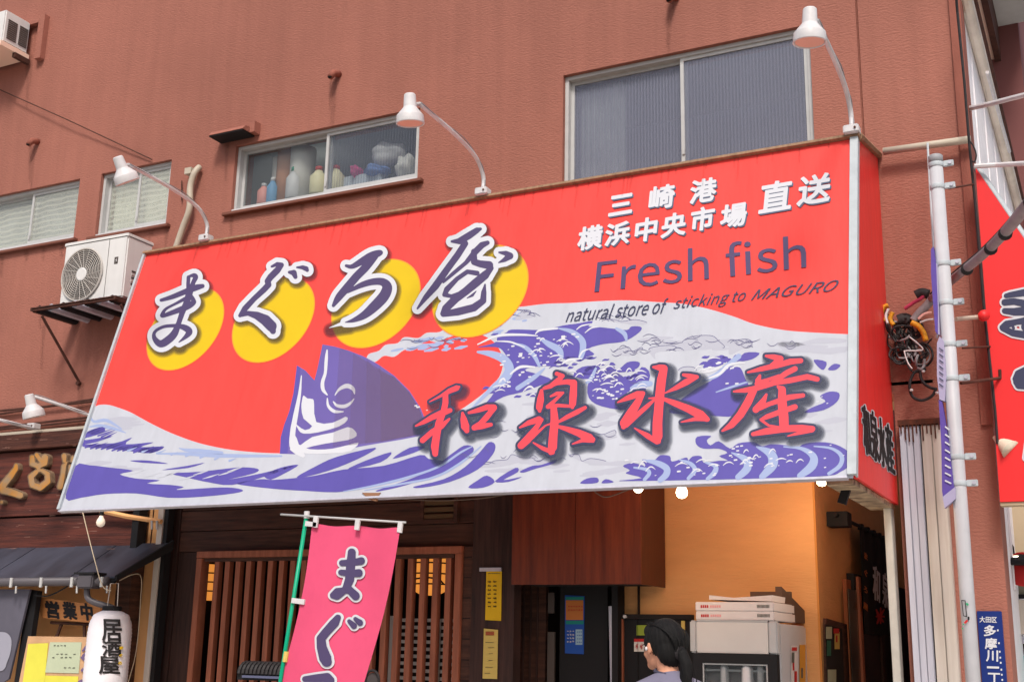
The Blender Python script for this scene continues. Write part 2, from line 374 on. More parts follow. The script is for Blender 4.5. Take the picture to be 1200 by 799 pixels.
FONT = None
for base in (bpy.utils.resource_path('LOCAL'), bpy.utils.resource_path('SYSTEM')):
    p = os.path.join(base, 'datafiles', 'fonts', 'Noto Sans CJK Regular.woff2')
    if base and os.path.exists(p) and not FONT:
        try: FONT = bpy.data.fonts.load(p)
        except Exception: FONT = None
TC = {}
def text_geo(s, shear=0, vertical=False):
    if (s, shear, vertical) in TC: return TC[(s, shear, vertical)]
    c = bpy.data.curves.new('t', 'FONT'); c.body = '\n'.join(s) if vertical else s
    if FONT: c.font = FONT
    c.shear = shear; c.resolution_u = 3; c.fill_mode = 'FRONT'
    if vertical: c.align_x = 'CENTER'; c.space_line = .8
    o = bpy.data.objects.new('t', c); me = bpy.data.meshes.new_from_object(o)
    V = np.array([v.co[:2] for v in me.vertices]); F = [tuple(p.vertices) for p in me.polygons]; cnt = {}
    for f in F:
        for a, b in zip(f, f[1:]+f[:1]): cnt[(min(a, b), max(a, b))] = cnt.get((min(a, b), max(a, b)), 0)+1
    E = [e for e, n in cnt.items() if n == 1]
    bpy.data.objects.remove(o); bpy.data.curves.remove(c); bpy.data.meshes.remove(me)
    TC[(s, shear, vertical)] = (V, F, E); return V, F, E
def text(name, s, quad, mp, k, m, parent, bold=0, shear=0, dxy=(0, 0), vertical=False):
    """quad px: bl, br, tr, tl of the text's bounding box; bold = growth in photo pixels"""
    V, F, E = text_geo(s, shear, vertical); lo, hi = V.min(0), V.max(0)
    q = [np.array(p, float)+dxy for p in quad]; ab = (V-lo)/(hi-lo); a = ab[:, :1]; b = ab[:, 1:]
    P = q[0]*(1-a)*(1-b)+q[1]*a*(1-b)+q[2]*a*b+q[3]*(1-a)*b
    if not bold: return obj(name, ([mp(x, y, k) for x, y in P], F), m, parent)
    st = [[(P[i][0], P[i][1], 0), (P[j][0], P[j][1], 0)] for i, j in E]
    tr = [(P[f[0]], P[f[i]], P[f[i+1]]) for f in F for i in range(1, len(f)-1)]
    g = sdf_strokes(st, abs(bold)+1.2, .16 if (hi-lo)[0] < 3 else .22, tris=tr); return decal(name, contour(*g, bold), mp, k, m, parent)
def rectq(cx, cy, w, h, sl=0, it=0):
    """quad about a centre: baseline slope sl, lean it"""
    r = np.array([w/2, w/2*sl]); u_ = np.array([h/2*it, -h/2]); c = np.array([cx, cy]); return [c-r-u_, c+r-u_, c+r+u_, c-r+u_]
# ================================================================ SETTING
gr = bmesh.new()
def sheet(name, x0, x1, y0, y1, z, m):
    o = obj(name, ([(x0, y0, z), (x1, y0, z), (x1, y1, z), (x0, y1, z)], [(0, 1, 2, 3)]), m); return struct(o)
sheet('ground', -600, 600, -600, 600, -.12, m_asph)
sheet('road', -60, 60, -9, .4, -.116, m_asph)
struct(obj('pavement', box(-40, 40, .5, 16, -.2, .0, .01), m_pave))
struct(obj('kerb', box(-40, 40, .36, .496, -.2, .004, .01), m_cream))

WY = 7.5
bld = root('building', 'terracotta stucco building with four sliding windows behind the big red sign', 'building', (-5, WY, 0))
wins = [(-10.6, -8.337, 5.137, 5.732), (-8.07, -7.23, 5.115, 5.735), (-6.51, -4.662, 5.12, 5.735), (-3.415, -1.575, 4.60, 5.755)]
def fx(px_, py_, Y=WY): return atY(px_, py_, Y).x
holes = wins+[(-6.93, -1.165, -.2, 3.15), (-14, -6.95, -.2, 2.9)]
g1, g2 = fx(1003, 20), fx(1113, 20)
slots = [(g1, g1+.014, 4.66, 9.5), (g2, g2+.012, 2.92, 9.5)]
xs = sorted({-16, -.61} | {v for h in holes+slots for v in h[:2]}); zs = sorted({-.2, 9.5} | {v for h in holes+slots for v in h[2:]})
bm = bmesh.new()
def quad(a, b, c, d): bm.faces.new([bm.verts.new(p) for p in (a, b, c, d)])
for i in range(len(xs)-1):
    for j in range(len(zs)-1):
        cx_, cz_ = (xs[i]+xs[i+1])/2, (zs[j]+zs[j+1])/2
        if any(h[0] < cx_ < h[1] and h[2] < cz_ < h[3] for h in holes+slots): continue
        quad((xs[i], WY, zs[j]), (xs[i+1], WY, zs[j]), (xs[i+1], WY, zs[j+1]), (xs[i], WY, zs[j+1]))
for h, d in [(h, .25) for h in holes]+[(h, .02) for h in slots]:
    a, b, c, e = h
    quad((a, WY, c), (a, WY, e), (a, WY+d, e), (a, WY+d, c)); quad((b, WY, c), (b, WY+d, c), (b, WY+d, e), (b, WY, e))
    quad((a, WY, e), (b, WY, e), (b, WY+d, e), (a, WY+d, e)); quad((a, WY, c), (a, WY+d, c), (b, WY+d, c), (b, WY, c))
    if d < .1: quad((a, WY+d, c), (b, WY+d, c), (b, WY+d, e), (a, WY+d, e))
quad((-.61, WY, -.2), (-.61, WY+.3, -.2), (-.61, WY+.3, 9.5), (-.61, WY, 9.5)); quad((-16, WY, 9.5), (-.61, WY, 9.5), (-.61, WY+.3, 9.5), (-16, WY+.3, 9.5))
obj('wall', bm, m_wall, bld)
obj('corner_trim', box(-.672, -.604, WY-.022, WY+.2, 2.92, 9.5), m_walld, bld)
for q, (a, b, c, e) in enumerate(wins):            # a room behind each window
    bm = bmesh.new(); y0, y1 = WY+.25, WY+1.6; A0, B0, C0, E0 = a-.25, b+.25, c-.25, e+.25
    quad((A0, y1, C0), (B0, y1, C0), (B0, y1, E0), (A0, y1, E0)); quad((A0, y0, C0), (A0, y1, C0), (A0, y1, E0), (A0, y0, E0))
    quad((B0, y0, C0), (B0, y1, C0), (B0, y1, E0), (B0, y0, E0)); quad((A0, y0, E0), (B0, y0, E0), (B0, y1, E0), (A0, y1, E0)); quad((A0, y0, C0), (B0, y0, C0), (B0, y1, C0), (A0, y1, C0))
    obj('room_interior', bm, m_room, bld)
def frame_boxes(x0, x1, z0, z1, y0, y1, t, tb=None):
    b = bmesh.new(); tb = tb or t
    box(x0, x0+t, y0, y1, z0, z1, 0, b); box(x1-t, x1, y0, y1, z0, z1, 0, b)
    box(x0+t, x1-t, y0+.001, y1, z1-t, z1, 0, b); box(x0+t, x1-t, y0+.001, y1, z0, z0+tb, 0, b); return b
def window(a, b, c, e, mx, g, gl2=None, sill=True):
    w = obj('window', frame_boxes(a+.002, b-.002, c+.002, e-.002, WY+.035, WY+.13, .028, .035), m_alu, bld)
    for k, (x0, x1, y) in enumerate([(a+.03, mx+.02, WY+.085), (mx-.018, b-.03, WY+.05)]):
        s = obj('sash', frame_boxes(x0, x1, c+.037, e-.03, y, y+.028, .026, .045), m_alu, w)
        obj('pane', box(x0+.024, x1-.024, y+.010, y+.016, c+.08, e-.054), (gl2 or g) if k else g, w)
    obj('bottom_rail', box(a+.004, b-.004, WY+.004, WY+.033, c+.003, c+.03), m_lamp, w)
    obj('catch', box(mx-.008, mx+.008, WY+.04, WY+.05, (c+e)/2-.2, (c+e)/2-.16), m_alu, w)
    if sill: obj('sill', box(a-.06, b+.06, WY-.045, WY+.03, c-.03, c-.002, .004), m_sill, w)
    return w
window(*wins[0], fx(34, 240), g_blind, None)
window(*wins[1], (wins[1][0]+wins[1][1])/2+.02, g_blind)
window(*wins[2], fx(379, 190), g_dust, g_dust2)
window(*wins[3], fx(798, 130), g_haze, None, False)
# things seen through the panes
for px_ in (0, 1):
    pass
cur = bmesh.new()
def curtain(name, x0, x1, z0, z1, y, m, label, n=90, amp=.012):
    b = bmesh.new(); r0 = []; 
    for k in range(n+1):
        x = x0+(x1-x0)*k/n; yy = y+amp*math.sin(k*1.7)+amp*.5*math.sin(k*.6)
        r0.append((b.verts.new((x, yy, z0)), b.verts.new((x, yy, z1))))
    for p, q in zip(r0[:-1], r0[1:]): b.faces.new((p[0], q[0], q[1], p[1]))
    o = obj(name, b, m, None, None, True); return tag(o, label, 'curtain')
m_cur = mat('pale curtain', (250, 246, 226), .9, 1, var=.25, scale=9)
m_cur2 = mat('grey curtain', (196, 200, 198), .9, .95, var=.22, scale=5)
curtain('curtain', -8.02, -7.28, 5.12, 5.72, WY+.155, m_cur, 'pale patterned curtain behind the narrow two pane window')
curtain('curtain', -10.5, -8.4, 5.12, 5.72, WY+.155, m_cur2, 'grey curtain behind the window at the far left edge')
curtain('curtain', -3.33, -2.98, 4.65, 5.70, WY+.155, m_cur2, 'grey pleated sheet standing in for a reflection at the left end of the tall window above the sign', 24)  # sheet added behind the glass to stand in for a reflection
def bottle(px_, w, h, m, mcap, label, Y=WY+.18, grp='bottles on the storeroom sill', kind='bottle'):
    base = Vector((fx(px_[0], px_[1], Y), Y, 5.222)); r = w/2
    t = root(kind, label, kind.replace('_', ' '), base, grp)
    obj('body', lathe([(r*.9, 0), (r, .01), (r, h*.62), (r*.55, h*.78), (r*.4, h*.85)], base, 14), m, t, None, True)
    obj('cap', lathe([(r*.45, h*.85), (r*.45, h*.97), (r*.3, h)], base, 12), mcap, t, None, True); return t
bottle((308, 240), .11, .20, mat('pink bottle', (226, 150, 140), .5), m_lamp, 'pink bottle at the left end of the storeroom sill')
bottle((318, 240), .10, .24, mat('blue bottle', (110, 160, 200), .5), m_lamp, 'blue bottle with a white cap beside the pink bottle')
bottle((343, 238), .14, .30, m_lamp, mat('green cap', (60, 150, 120), .5), 'white bottle with a green cap in front of the tall rolls')
bottle((372, 232), .15, .26, mat('ivory bottle', (230, 220, 180), .5), m_redp, 'ivory bottle with a red cap left of the window bar')
bottle((392, 228), .15, .24, mat('ivory bottle', (230, 220, 180), .5), m_redp, 'ivory bottle with a red cap right of the window bar')
def roll(px_, w, h, m, label, Y=WY+.26):
    b = Vector((fx(px_, 210, Y), Y, 5.222)); o = obj('upright_roll', lathe([(w/2, 0), (w/2, h-.01), (w/2*.8, h)], b, 16), m, None, None, True); tag(o, label, 'roll')
roll(325, .10, .46, m_paperw, 'slim white roll standing left of the brown roll')
roll(335, .17, .52, mat('brown roll', (196, 140, 110), .8), 'brown roll standing between two white rolls')
roll(354, .22, .50, m_paperw, 'wide white roll standing right of the brown roll')
def lump(name, px0, px1, z0, z1, m, label, cat, Y=WY+.24, seed=1):
    x0, x1 = fx(px0, 200, Y), fx(px1, 200, Y); random.seed(seed); b = bmesh.new(); bmesh.ops.create_icosphere(b, subdivisions=3, radius=1)
    for v in b.verts:
        s_ = 1+.16*math.sin(v.co.x*5+seed)+.12*math.sin(v.co.z*7+v.co.y*4+seed)+random.uniform(-.03, .03)
        v.co = Vector(((x0+x1)/2+v.co.x*s_*(x1-x0)/2, Y+v.co.y*.1*s_, (z0+z1)/2+v.co.z*s_*(z1-z0)/2))
    tag(obj(name, b, m, None, None, True), label, cat)
lump('plastic_bag', 435, 472, 5.40, 5.60, m_lamp, 'crumpled white bag on top of the heap in the storeroom window', 'bag', seed=3)
lump('plastic_bag', 468, 487, 5.22, 5.46, m_paperw, 'small white bag by the right end of the storeroom window', 'bag', seed=5)
lump('folded_cloth', 428, 456, 5.32, 5.42, mat('blue cloth', (110, 140, 200), .8), 'blue cloth under the crumpled white bag', 'cloth', seed=8)
lump('plastic_bag', 416, 424, 5.34, 5.44, mat('magenta', (210, 60, 130), .6), 'small magenta packet beside the blue cloth', 'packet', seed=9)
lump('plastic_bag', 456, 464, 5.17, 5.27, mat('violet', (110, 80, 170), .6), 'violet packet at the foot of the white bags', 'packet', seed=4)
b0 = fx(402, 210, WY+.28); b1 = fx(452, 210, WY+.28)
tag(obj('storage_box', box(b0, b1, WY+.2, WY+.5, 5.222, 5.36, .012), mat('pale plastic', (196, 204, 214), .5)), 'pale plastic storage box on the right of the storeroom sill', 'box')
m_tubeoff = mat('tube light', (236, 234, 224), .5, .9, emit=5)
tag(obj('strip_light', tube([(fx(352, 180, 8.4), 8.4, 5.72), (fx(395, 170, 8.4), 8.4, 5.72)], .03), m_tubeoff), 'strip light under the storeroom ceiling', 'light')

tag(obj('inner_shelf', box(-6.7, -4.5, WY+.135, WY+.5, 5.20, 5.22), m_lamp), 'white shelf just inside the storeroom window', 'shelf')
random.seed(23); sts = []
def run(x, y, h, w): P_ = [(x, y, w), (x+random.uniform(-.8, .8)-h*.03, y+h*.5, w*.8), (x-h*.05, y+h, .2)]; sts.append(P_)
for x0_, y0_, x1_, y1_ in ((272, 251, 490, 212), (114, 281, 196, 263), (0, 302, 88, 283)):
    for k in range(9): f = random.choice((0, 1)) if k < 4 else random.random(); f = min(1, max(0, f+random.uniform(-.03, .03))); run(x0_+(x1_-x0_)*f, y0_+(y1_-y0_)*f, random.uniform(8, 30), random.uniform(.8, 2.4))
for x, y in ((38, 173), (391, 95), (787, 6), (266, 162), (50, 372), (96, 450), (35, 66)):
    for k in range(4): run(x+random.uniform(-3, 3), y, random.uniform(12, 60), random.uniform(.7, 2))
sto = None
for q, d in enumerate((0, .9, 1.8)): stuff(strokes_part('rain_stain', sts, ymap(WY-.0015, .0008), q, m_stain, bld, d, .6))
# ---- background on the right
sdw = root('annex', 'pale grey sided annex with a rusty gutter behind the corner of the building', 'annex', (-.61, 8, 0))
obj('siding', box(-.9, -.62, WY+.31, 15, 3.25, 5.8), m_side, sdw); obj('lower_siding', box(-.9, -.625, WY+.31, 15, 0, 3.249), m_side, sdw); obj('passage_bounce_panel', box(-.92, -.902, WY+.31, 13, 0, 3.18), m_peach, sdw)  # last box: unseen panel added to bounce light into the passage
obj('gutter', tube([(-.58, WY+.1, 5.80), (-.58, 10, 5.80), (-.58, 15, 5.78)], .042), mat('weathered gutter', (246, 234, 222), .7, 1.0, var=.22, scale=2.2, detail=9), sdw)
obj('gutter_edge', tube([(-.52, WY+.1, 5.76), (-.52, 15, 5.74)], .012), m_rust, sdw)
obj('downpipe', tube([atX(1157, 85, -.5), atX(1183, 178, -.5)], .012), m_lamp, sdw)
for k in range(7): obj('siding_seam', box(-.622, -.612, 8.2+k*.8, 8.215+k*.8, 2, 5.75), m_side, sdw)
bb = root('building', 'maroon plastered building with a peach balcony at the top right corner', 'building', (1, 12, 0))
xr = fx(1193, 30, 12)
obj('wall', box(-2.5, xr, 12, 20, -.2, 9.6), m_bb, bb)
obj('wall_rib', box(xr-.35, xr-.30, 11.94, 11.999, -.2, 9.0), m_bb, bb)
c0 = atY(1154, 72, 12); c1 = atY(1178, 68, 12)
obj('balcony', box(c0.x, c1.x-.10, 8.0, 11.998, c0.z, c0.z+1.1), m_peach, bb)
obj('balcony_edge', box(c1.x-.098, c1.x-.04, 8.0, 11.998, c0.z-.03, c0.z+1.1), m_rust, bb)
obj('balcony_side', box(c1.x-.038, c1.x+.30, 8.2, 11.998, c0.z+.35, c0.z+1.1), m_alu, bb)
obj('window', box(atY(1174, 5, 11.9).x, atY(1196, 5, 11.9).x, 11.9, 11.99, atY(1185, 7, 11.9).z, 9.4), mat('blue grey glass', (70, 84, 110), .2, .7), bb)

# ================================================================ MAIN SIGN
sg = root('shop_sign', 'big slanted red fish shop sign with wave print, yellow discs and brush lettering', 'sign', (-4, 7.4, 2.47))
UL, UR, VT = -6.725, -1.176, 2.155
def suv(u, v, d=0): return Vector(SP0+np.array([u, 0, 0])+SV*v+SN*d)
top_in, top_l = suv(UR, VT, -.02), suv(UL, VT, -.02)
obj('fabric_face', prism([suv(UL, 0, 0), suv(UR, 0, 0), suv(UR, VT, 0), suv(UL, VT, 0)], Vector(-SN*.03)), m_red, sg)
# right and left side panels (plane x = const)
def sidepanel(x, m, zb=2.468):
    return obj('side_panel', prism([(x, 6.215, 2.468), (x, 6.3, 2.468), (x, WY-.004, zb), (x, WY-.004, 4.70), (x, 6.80, 4.555)], (-.02, 0, 0)), m, sg)
sidepanel(UR+.002, m_redside); sidepanel(UL+.02, m_redside, 3.3)
obj('roof_sheet', prism([(UL, 6.79, 4.572), (UR+.02, 6.79, 4.572), (UR+.02, WY-.004, 4.722), (UL, WY-.004, 4.722)], (0, 0, .012)), m_toptrim, sg)
def strip(name, u0, v0, u1, v1, w, m, d0=-.01, d1=.016):
    """bar lying on the face between two points"""
    a, b = np.array([u0, v0]), np.array([u1, v1]); t = (b-a)/np.linalg.norm(b-a); n_ = np.array([-t[1], t[0]])*w/2
    P = [suv(*(a-n_), d1), suv(*(b-n_), d1), suv(*(b+n_), d1), suv(*(a+n_), d1)]
    return obj(name, prism(P, Vector(-SN*(d1-d0))), m, sg)
strip('edge_trim', UR-.012, .0, UR-.012, VT, .046, m_trim, -.03, .022)
strip('edge_trim', UL+.008, .0, UL+.008, VT, .022, m_trim, -.03, .022)
strip('top_trim', UL, VT+.010, UR+.02, VT+.010, .018, m_toptrim, -.03, .03)
strip('bottom_trim', UL, -.008, UR-.036, -.008, .012, m_steel, -.03, .008)
obj('side_trim', tube([(UR+.012, 6.80, 4.575), (UR+.012, WY-.01, 4.72)], .022, 6), m_toptrim, sg)
obj('under_rail', box(UR-.16, UR-.022, 6.26, WY-.01, 2.440, 2.466), mat('pale soffit board', (214, 190, 158), .8, .8, col2=(90, 74, 62), scale=9), sg)
obj('inner_bar', box(UL+.03, UR-.17, 6.28, 6.34, 2.47, 2.52), m_dark, sg)
for k in range(6): obj('inner_strut', box(UL+.6+k*.85, UL+.64+k*.85, 6.36, 7.45, 2.62, 2.66), m_dark, sg)
MP = sign_map
for x_ in (-5.35, -3.95, -2.55): strip('sheet_seam', x_, .0, x_, VT-.01, .008, m_red, -.002, .0004)
# sea: broad pale band
sea = [(103, 487), (112, 476), (125, 474), (140, 478), (155, 484), (175, 495), (200, 507), (230, 518), (260, 525), (290, 529), (330, 531), (385, 530), (425, 522), (460, 513), (492, 506), (530, 486), (560, 466), (582, 446), (589, 430), (588, 416), (580, 402), (566, 393), (548, 390), (530, 394), (512, 401), (500, 399), (488, 408), (474, 410), (462, 418), (450, 417), (440, 424), (430, 423), (432, 415), (444, 411), (452, 404), (466, 402), (474, 395), (490, 396), (500, 390), (515, 389), (526, 382), (542, 378), (552, 370), (572, 366), (592, 361), (615, 359), (640, 356), (670, 355), (700, 353), (735, 352), (770, 354), (800, 356), (830, 362), (860, 371), (885, 380), (920, 387), (960, 390), (1003, 392)]
P = [(float(a), float(b)) for a, b in smooth_path(sea, 4)]

lo = [(1000, 560), (536, 578.5), (71, 597)]
decal('pale_sea', [[p for p in P if p[0] < 1000]+[(999.5, 391.5)]+lo], MP, 2, m_swhite, sg)
# fish
fish = [(378, 403.5), (392, 406), (408, 410.5), (425, 417), (442, 426), (462, 440), (480, 458), (493, 478), (500, 496), (505, 508), (470, 515), (440, 520), (412, 525), (380, 530), (345, 532), (328, 531.5), (329, 512), (333, 498), (339, 482), (344, 460), (348, 428), (358, 434), (368.5, 445.5), (372, 432)]
poly('fish_print', fish, MP, 3, m_fish, sg, 0)
edge = [(328, 531), (329, 512), (333, 498), (339, 482), (344, 460), (348, 428), (352, 431), (349, 462), (345, 484), (340, 500), (337, 531)]
poly('fish_edge', edge, MP, 4, m_spurple, sg, 0)
F1 = conv(320, 395, 5.71, sm_strokes([[(362, 88, 5), (358, 130, 10), (355, 170, 11), (350, 240, 10), (332, 300, 12), (335, 350, 12), (362, 385, 5)],
     [(190, 258, 3), (178, 380, 10), (152, 520, 16), (132, 640, 18), (135, 740, 20), (200, 790, 14)],
     [(415, 388, 3), (445, 348, 9), (495, 326, 15), (535, 345, 12), (546, 380, 3)], [(404, 432, 4), (430, 458, 10), (480, 462, 12), (520, 440, 8), (542, 412, 3)], [(364, 410, 4), (370, 460, 9), (410, 496, 11), (470, 498, 4)]]))
strokes_each('fish_line', F1, MP, 5, m_lwhite, sg)
multi('fish_mark', [cpts(320, 395, 5.71, p) for p in ([(205, 390), (230, 410), (268, 415), (275, 450), (290, 568), (400, 572), (485, 532), (498, 555), (440, 598), (300, 637), (205, 645), (172, 622), (152, 580), (165, 590), (215, 622), (262, 595), (205, 545), (190, 470), (195, 420)],
     [(185, 722), (262, 668), (400, 638), (498, 602), (545, 622), (560, 660), (500, 688), (350, 712), (222, 742), (300, 752), (400, 745), (500, 722), (572, 705), (545, 742), (460, 775), (140, 775), (128, 720), (150, 660), (168, 702)])], MP, 6, m_lwhite, sg, 2)
for k in range(4):
    x_ = 398+k*16; decal('fish_tone', [[(x_, 411-(4-k)*1.0+k*5), (425+k*6, 420+k*5), (462, 442), (480, 460), (492, 480), (499, 500), (502, 507), (455, 516), (x_-8+k*3, 524-k*2)]], MP, 6.2+k*.3, mat('print warm mauve film', (140, 116, 140), .6, .8, alpha=.16), sg)
# lower left swells
def W3(p): return cpts(60, 440, 4, p)
def W7(p): return cpts(320, 500, 4, p)
def W6(p): return cpts(540, 440, 5, p)
swell = [W3([(112, 424), (180, 420), (270, 430), (385, 445), (322, 462), (400, 482), (510, 490), (450, 505), (560, 512), (622, 522), (590, 535), (760, 525), (850, 525), (900, 537), (860, 551), (700, 568), (550, 572), (400, 552), (250, 555), (140, 572), (68, 575)]),
 W3([(172, 262), (240, 240), (250, 262), (190, 285), (163, 292), (165, 302), (290, 282), (210, 312), (160, 322), (300, 316), (380, 290), (350, 322), (480, 312), (420, 335), (530, 333), (470, 363), (380, 355), (260, 340), (148, 332), (160, 290)]),
 W3([(370, 398), (460, 398), (550, 413), (430, 408)]), W3([(520, 442), (640, 422), (720, 408), (640, 433)]),
 W3([(565, 458), (700, 450), (880, 430), (970, 437), (950, 458), (830, 487), (985, 458), (1145, 420), (1010, 470), (850, 512), (740, 500), (640, 478)]),
 W7([(-160, 262), (-60, 245), (0, 248), (100, 240), (200, 228), (330, 200), (520, 182), (690, 132), (730, 150), (800, 165), (700, 212), (560, 252), (430, 287), (300, 306), (150, 300), (0, 290), (-150, 272)]),
 W7([(-40, 225), (40, 190), (120, 178), (60, 215), (-10, 247)]), W7([(110, 236), (200, 185), (300, 140), (480, 97), (430, 135), (300, 192), (180, 228)]),
 W7([(350, 200), (430, 160), (555, 118), (505, 166)]), W7([(560, 150), (640, 98), (715, 92), (660, 122)]),
 W7([(480, 300), (700, 222), (830, 132), (895, 88), (938, 95), (930, 130), (850, 190), (720, 242), (580, 285)]),
 W7([(660, 280), (800, 245), (900, 188), (970, 118), (1012, 72), (1042, 84), (1030, 130), (960, 200), (830, 258), (700, 285)]),
 W7([(915, 285), (960, 250), (1003, 228), (1040, 258), (985, 285)]), W6([(200, 618), (320, 540), (335, 565), (250, 612), (360, 592), (280, 622)]), W6([(348, 560), (420, 528), (475, 522), (560, 492), (545, 515), (440, 545), (370, 568)]),
 W6([(700, 632), (740, 602), (800, 598), (800, 628)]), W6([(825, 630), (850, 606), (895, 620), (880, 628)])]
multi('purple_swell', swell, MP, 6, m_spurple, sg, 3)
strokes_each('light_swell_line', conv(320, 500, 4, sm_strokes([[(330, 303, 2), (480, 275, 5), (640, 235, 6), (780, 185, 5), (880, 120, 5), (935, 92, 2)], [(430, 298, 2), (600, 268, 5), (760, 235, 5), (880, 170, 6), (975, 92, 3)]])), MP, 8, m_pale, sg, .3)
strokes_each('light_swell_line', conv(60, 440, 4, sm_strokes([[(500, 366, 3), (620, 366, 7), (760, 374, 9), (900, 376, 8), (1080, 377, 4)], [(180, 240, 3), (230, 235, 8), (300, 250, 7), (350, 268, 2)], [(600, 340, 2), (640, 350, 8), (700, 352, 9), (800, 362, 8)], [(180, 180, 3), (200, 215, 6), (260, 210, 8), (330, 250, 3)]])), MP, 4, m_pale, sg)
spikes = []
random.seed(31)
for k in range(13):
    x = 104+k*6.3; y = 523.5+k*.45+random.uniform(-1, 1); l = random.uniform(9, 15); spikes.append([(x-4, y+1.8, .9), (x+l*.5, y-l*.16, .9), (x+l*1.25, y-l*.42, .12)])
for k in range(6):
    x = 103+k*4; y = 506+k*1.2; l = random.uniform(7, 12); spikes.append([(x, y+1, .9), (x+l*.8, y-2.2, .8), (x+l*1.8, y-6, .12)])
strokes_each('purple_streak', spikes, MP, 6, m_spurple, sg)
spk = []
for k in range(16):
    x = 150+k*8.5; y = 528+k*.7+(k*.1)**2; l = random.uniform(5, 9); spk.append([(x, y, 1.3), (x+l*.6, y-l*.2, .8), (x+l*1.3, y-l*.5, .15)])
strokes_each('pale_streak', spk[::2], MP, 7, m_pale, sg)
ws = []
for k in range(9):
    x = 150+k*15+random.uniform(-4, 4); y = 560-abs(k-4)*2.2+random.uniform(-4, 4); ws.append([(x, y+2, .2), (x+9, y-.5, .9), (x+20, y-4, .15)])
strokes_each('white_streak', ws, MP, 8, m_swhite, sg)
# middle and right swells: plain generic stripes
def C3(p): return cpts(560, 345, 6, p)
def C4(p): return cpts(740, 380, 4.528, p)
def C5(p): return cpts(700, 500, 3.934, p)
mid = [C3([(175, 395), (120, 370), (0, 372), (80, 352), (130, 332), (140, 300), (200, 268), (240, 247), (400, 250), (480, 247), (560, 228), (620, 215), (700, 205), (800, 187), (800, 205), (780, 225), (870, 232), (960, 242), (1050, 250), (1080, 226), (1140, 226), (1150, 250), (1090, 300), (1010, 335), (880, 350), (780, 382), (820, 420), (760, 440), (700, 450), (590, 440), (545, 500), (430, 505), (330, 530), (420, 560), (520, 600), (440, 640), (300, 690), (180, 720), (60, 790), (-60, 840), (60, 760), (150, 640), (215, 560), (220, 480)]),
 C3([(750, 532), (790, 505), (840, 500), (862, 528), (830, 550), (780, 560)]), C3([(890, 522), (930, 502), (965, 512), (945, 540), (900, 542)]), C3([(950, 545), (1000, 520), (1050, 478), (1110, 470), (1140, 485), (1120, 520), (1040, 545)]),
 [(690, 447), (703, 432), (722, 436), (740, 446), (752, 430), (762, 440), (750, 470), (735, 480), (705, 476), (690, 466)], [(672, 440), (682, 430), (700, 430), (690, 444)],
 C4([(200, 455), (330, 350), (420, 300), (480, 262), (520, 225), (575, 228), (605, 290), (625, 350), (570, 480), (380, 482), (250, 475)]),
 C4([(382, 232), (395, 205), (440, 172), (510, 172), (500, 205), (440, 228)]), C4([(575, 195), (600, 152), (680, 152), (642, 185)]),
 C4([(968, 188), (1035, 200), (1020, 242), (990, 225)]), C4([(1042, 240), (1075, 210), (1110, 218), (1082, 243)]),
 C4([(1000, 382), (1050, 357), (1102, 365), (1092, 410), (1020, 455), (915, 470), (960, 440), (1030, 410)]),
 C5([(100, 250), (205, 236), (132, 215), (150, 200), (118, 180), (165, 166), (222, 180), (207, 150), (260, 155), (290, 131), (335, 135), (345, 160), (410, 141), (420, 155), (440, 136), (480, 136), (492, 165), (560, 156), (602, 155), (562, 135), (600, 120), (560, 101), (490, 101), (456, 80), (460, 46), (525, 42), (505, 62), (522, 85), (560, 66), (612, 100), (650, 76), (720, 70), (760, 90), (800, 80), (870, 85), (920, 96), (960, 76), (1050, 71), (1120, 90), (1172, 130), (1165, 175), (1120, 208), (1060, 226), (800, 236), (500, 244)])]
multi('purple_swell', mid, MP, 6, m_spurple, sg, 3)
arcs = conv(560, 345, 6, sm_strokes([[(0, 405, 8), (90, 418, 22), (180, 455, 30), (222, 520, 32), (190, 590, 30), (110, 650, 18), (30, 730, 12), (-40, 800, 6)], [(250, 345, 5), (330, 370, 14), (395, 430, 15), (432, 502, 10)], [(430, 305, 6), (500, 350, 20), (570, 390, 24), (590, 440, 14)], [(570, 240, 5), (660, 262, 16), (730, 320, 22), (740, 380, 22), (725, 440, 18)], [(975, 242, 10), (1030, 275, 16), (1045, 322, 8)], [(830, 520, 8), (790, 600, 14), (720, 640, 6)], [(470, 520, 5), (400, 580, 16), (280, 660, 16)]])) + \
 conv(700, 500, 3.934, sm_strokes([[(170, 188, 4), (225, 196, 8), (240, 215, 9), (218, 243, 8)], [(212, 155, 3), (270, 165, 12), (318, 190, 15), (318, 220, 15), (290, 246, 12)], [(380, 152, 3), (430, 170, 9), (450, 200, 10), (420, 238, 8)], [(500, 165, 4), (545, 182, 10), (540, 212, 12), (508, 240, 8)], [(620, 120, 3), (680, 148, 15), (692, 190, 18), (650, 232, 14)], [(735, 92, 4), (800, 125, 20), (808, 175, 22), (760, 230, 14)], [(860, 92, 3), (940, 100, 8), (995, 135, 16), (990, 180, 20), (935, 226, 14)], [(1000, 90, 3), (1080, 100, 6), (1126, 135, 10), (1118, 180, 10), (1068, 216, 8)]])) + \
 conv(740, 380, 4.528, sm_strokes([[(380, 300, 6), (450, 270, 14), (510, 220, 12), (570, 170, 14)], [(450, 360, 3), (540, 330, 6), (620, 305, 4)], [(0, 340, 8), (50, 320, 18), (100, 315, 14)]]))
strokes_each('pale_stripe', arcs, MP, 8, m_pale, sg)
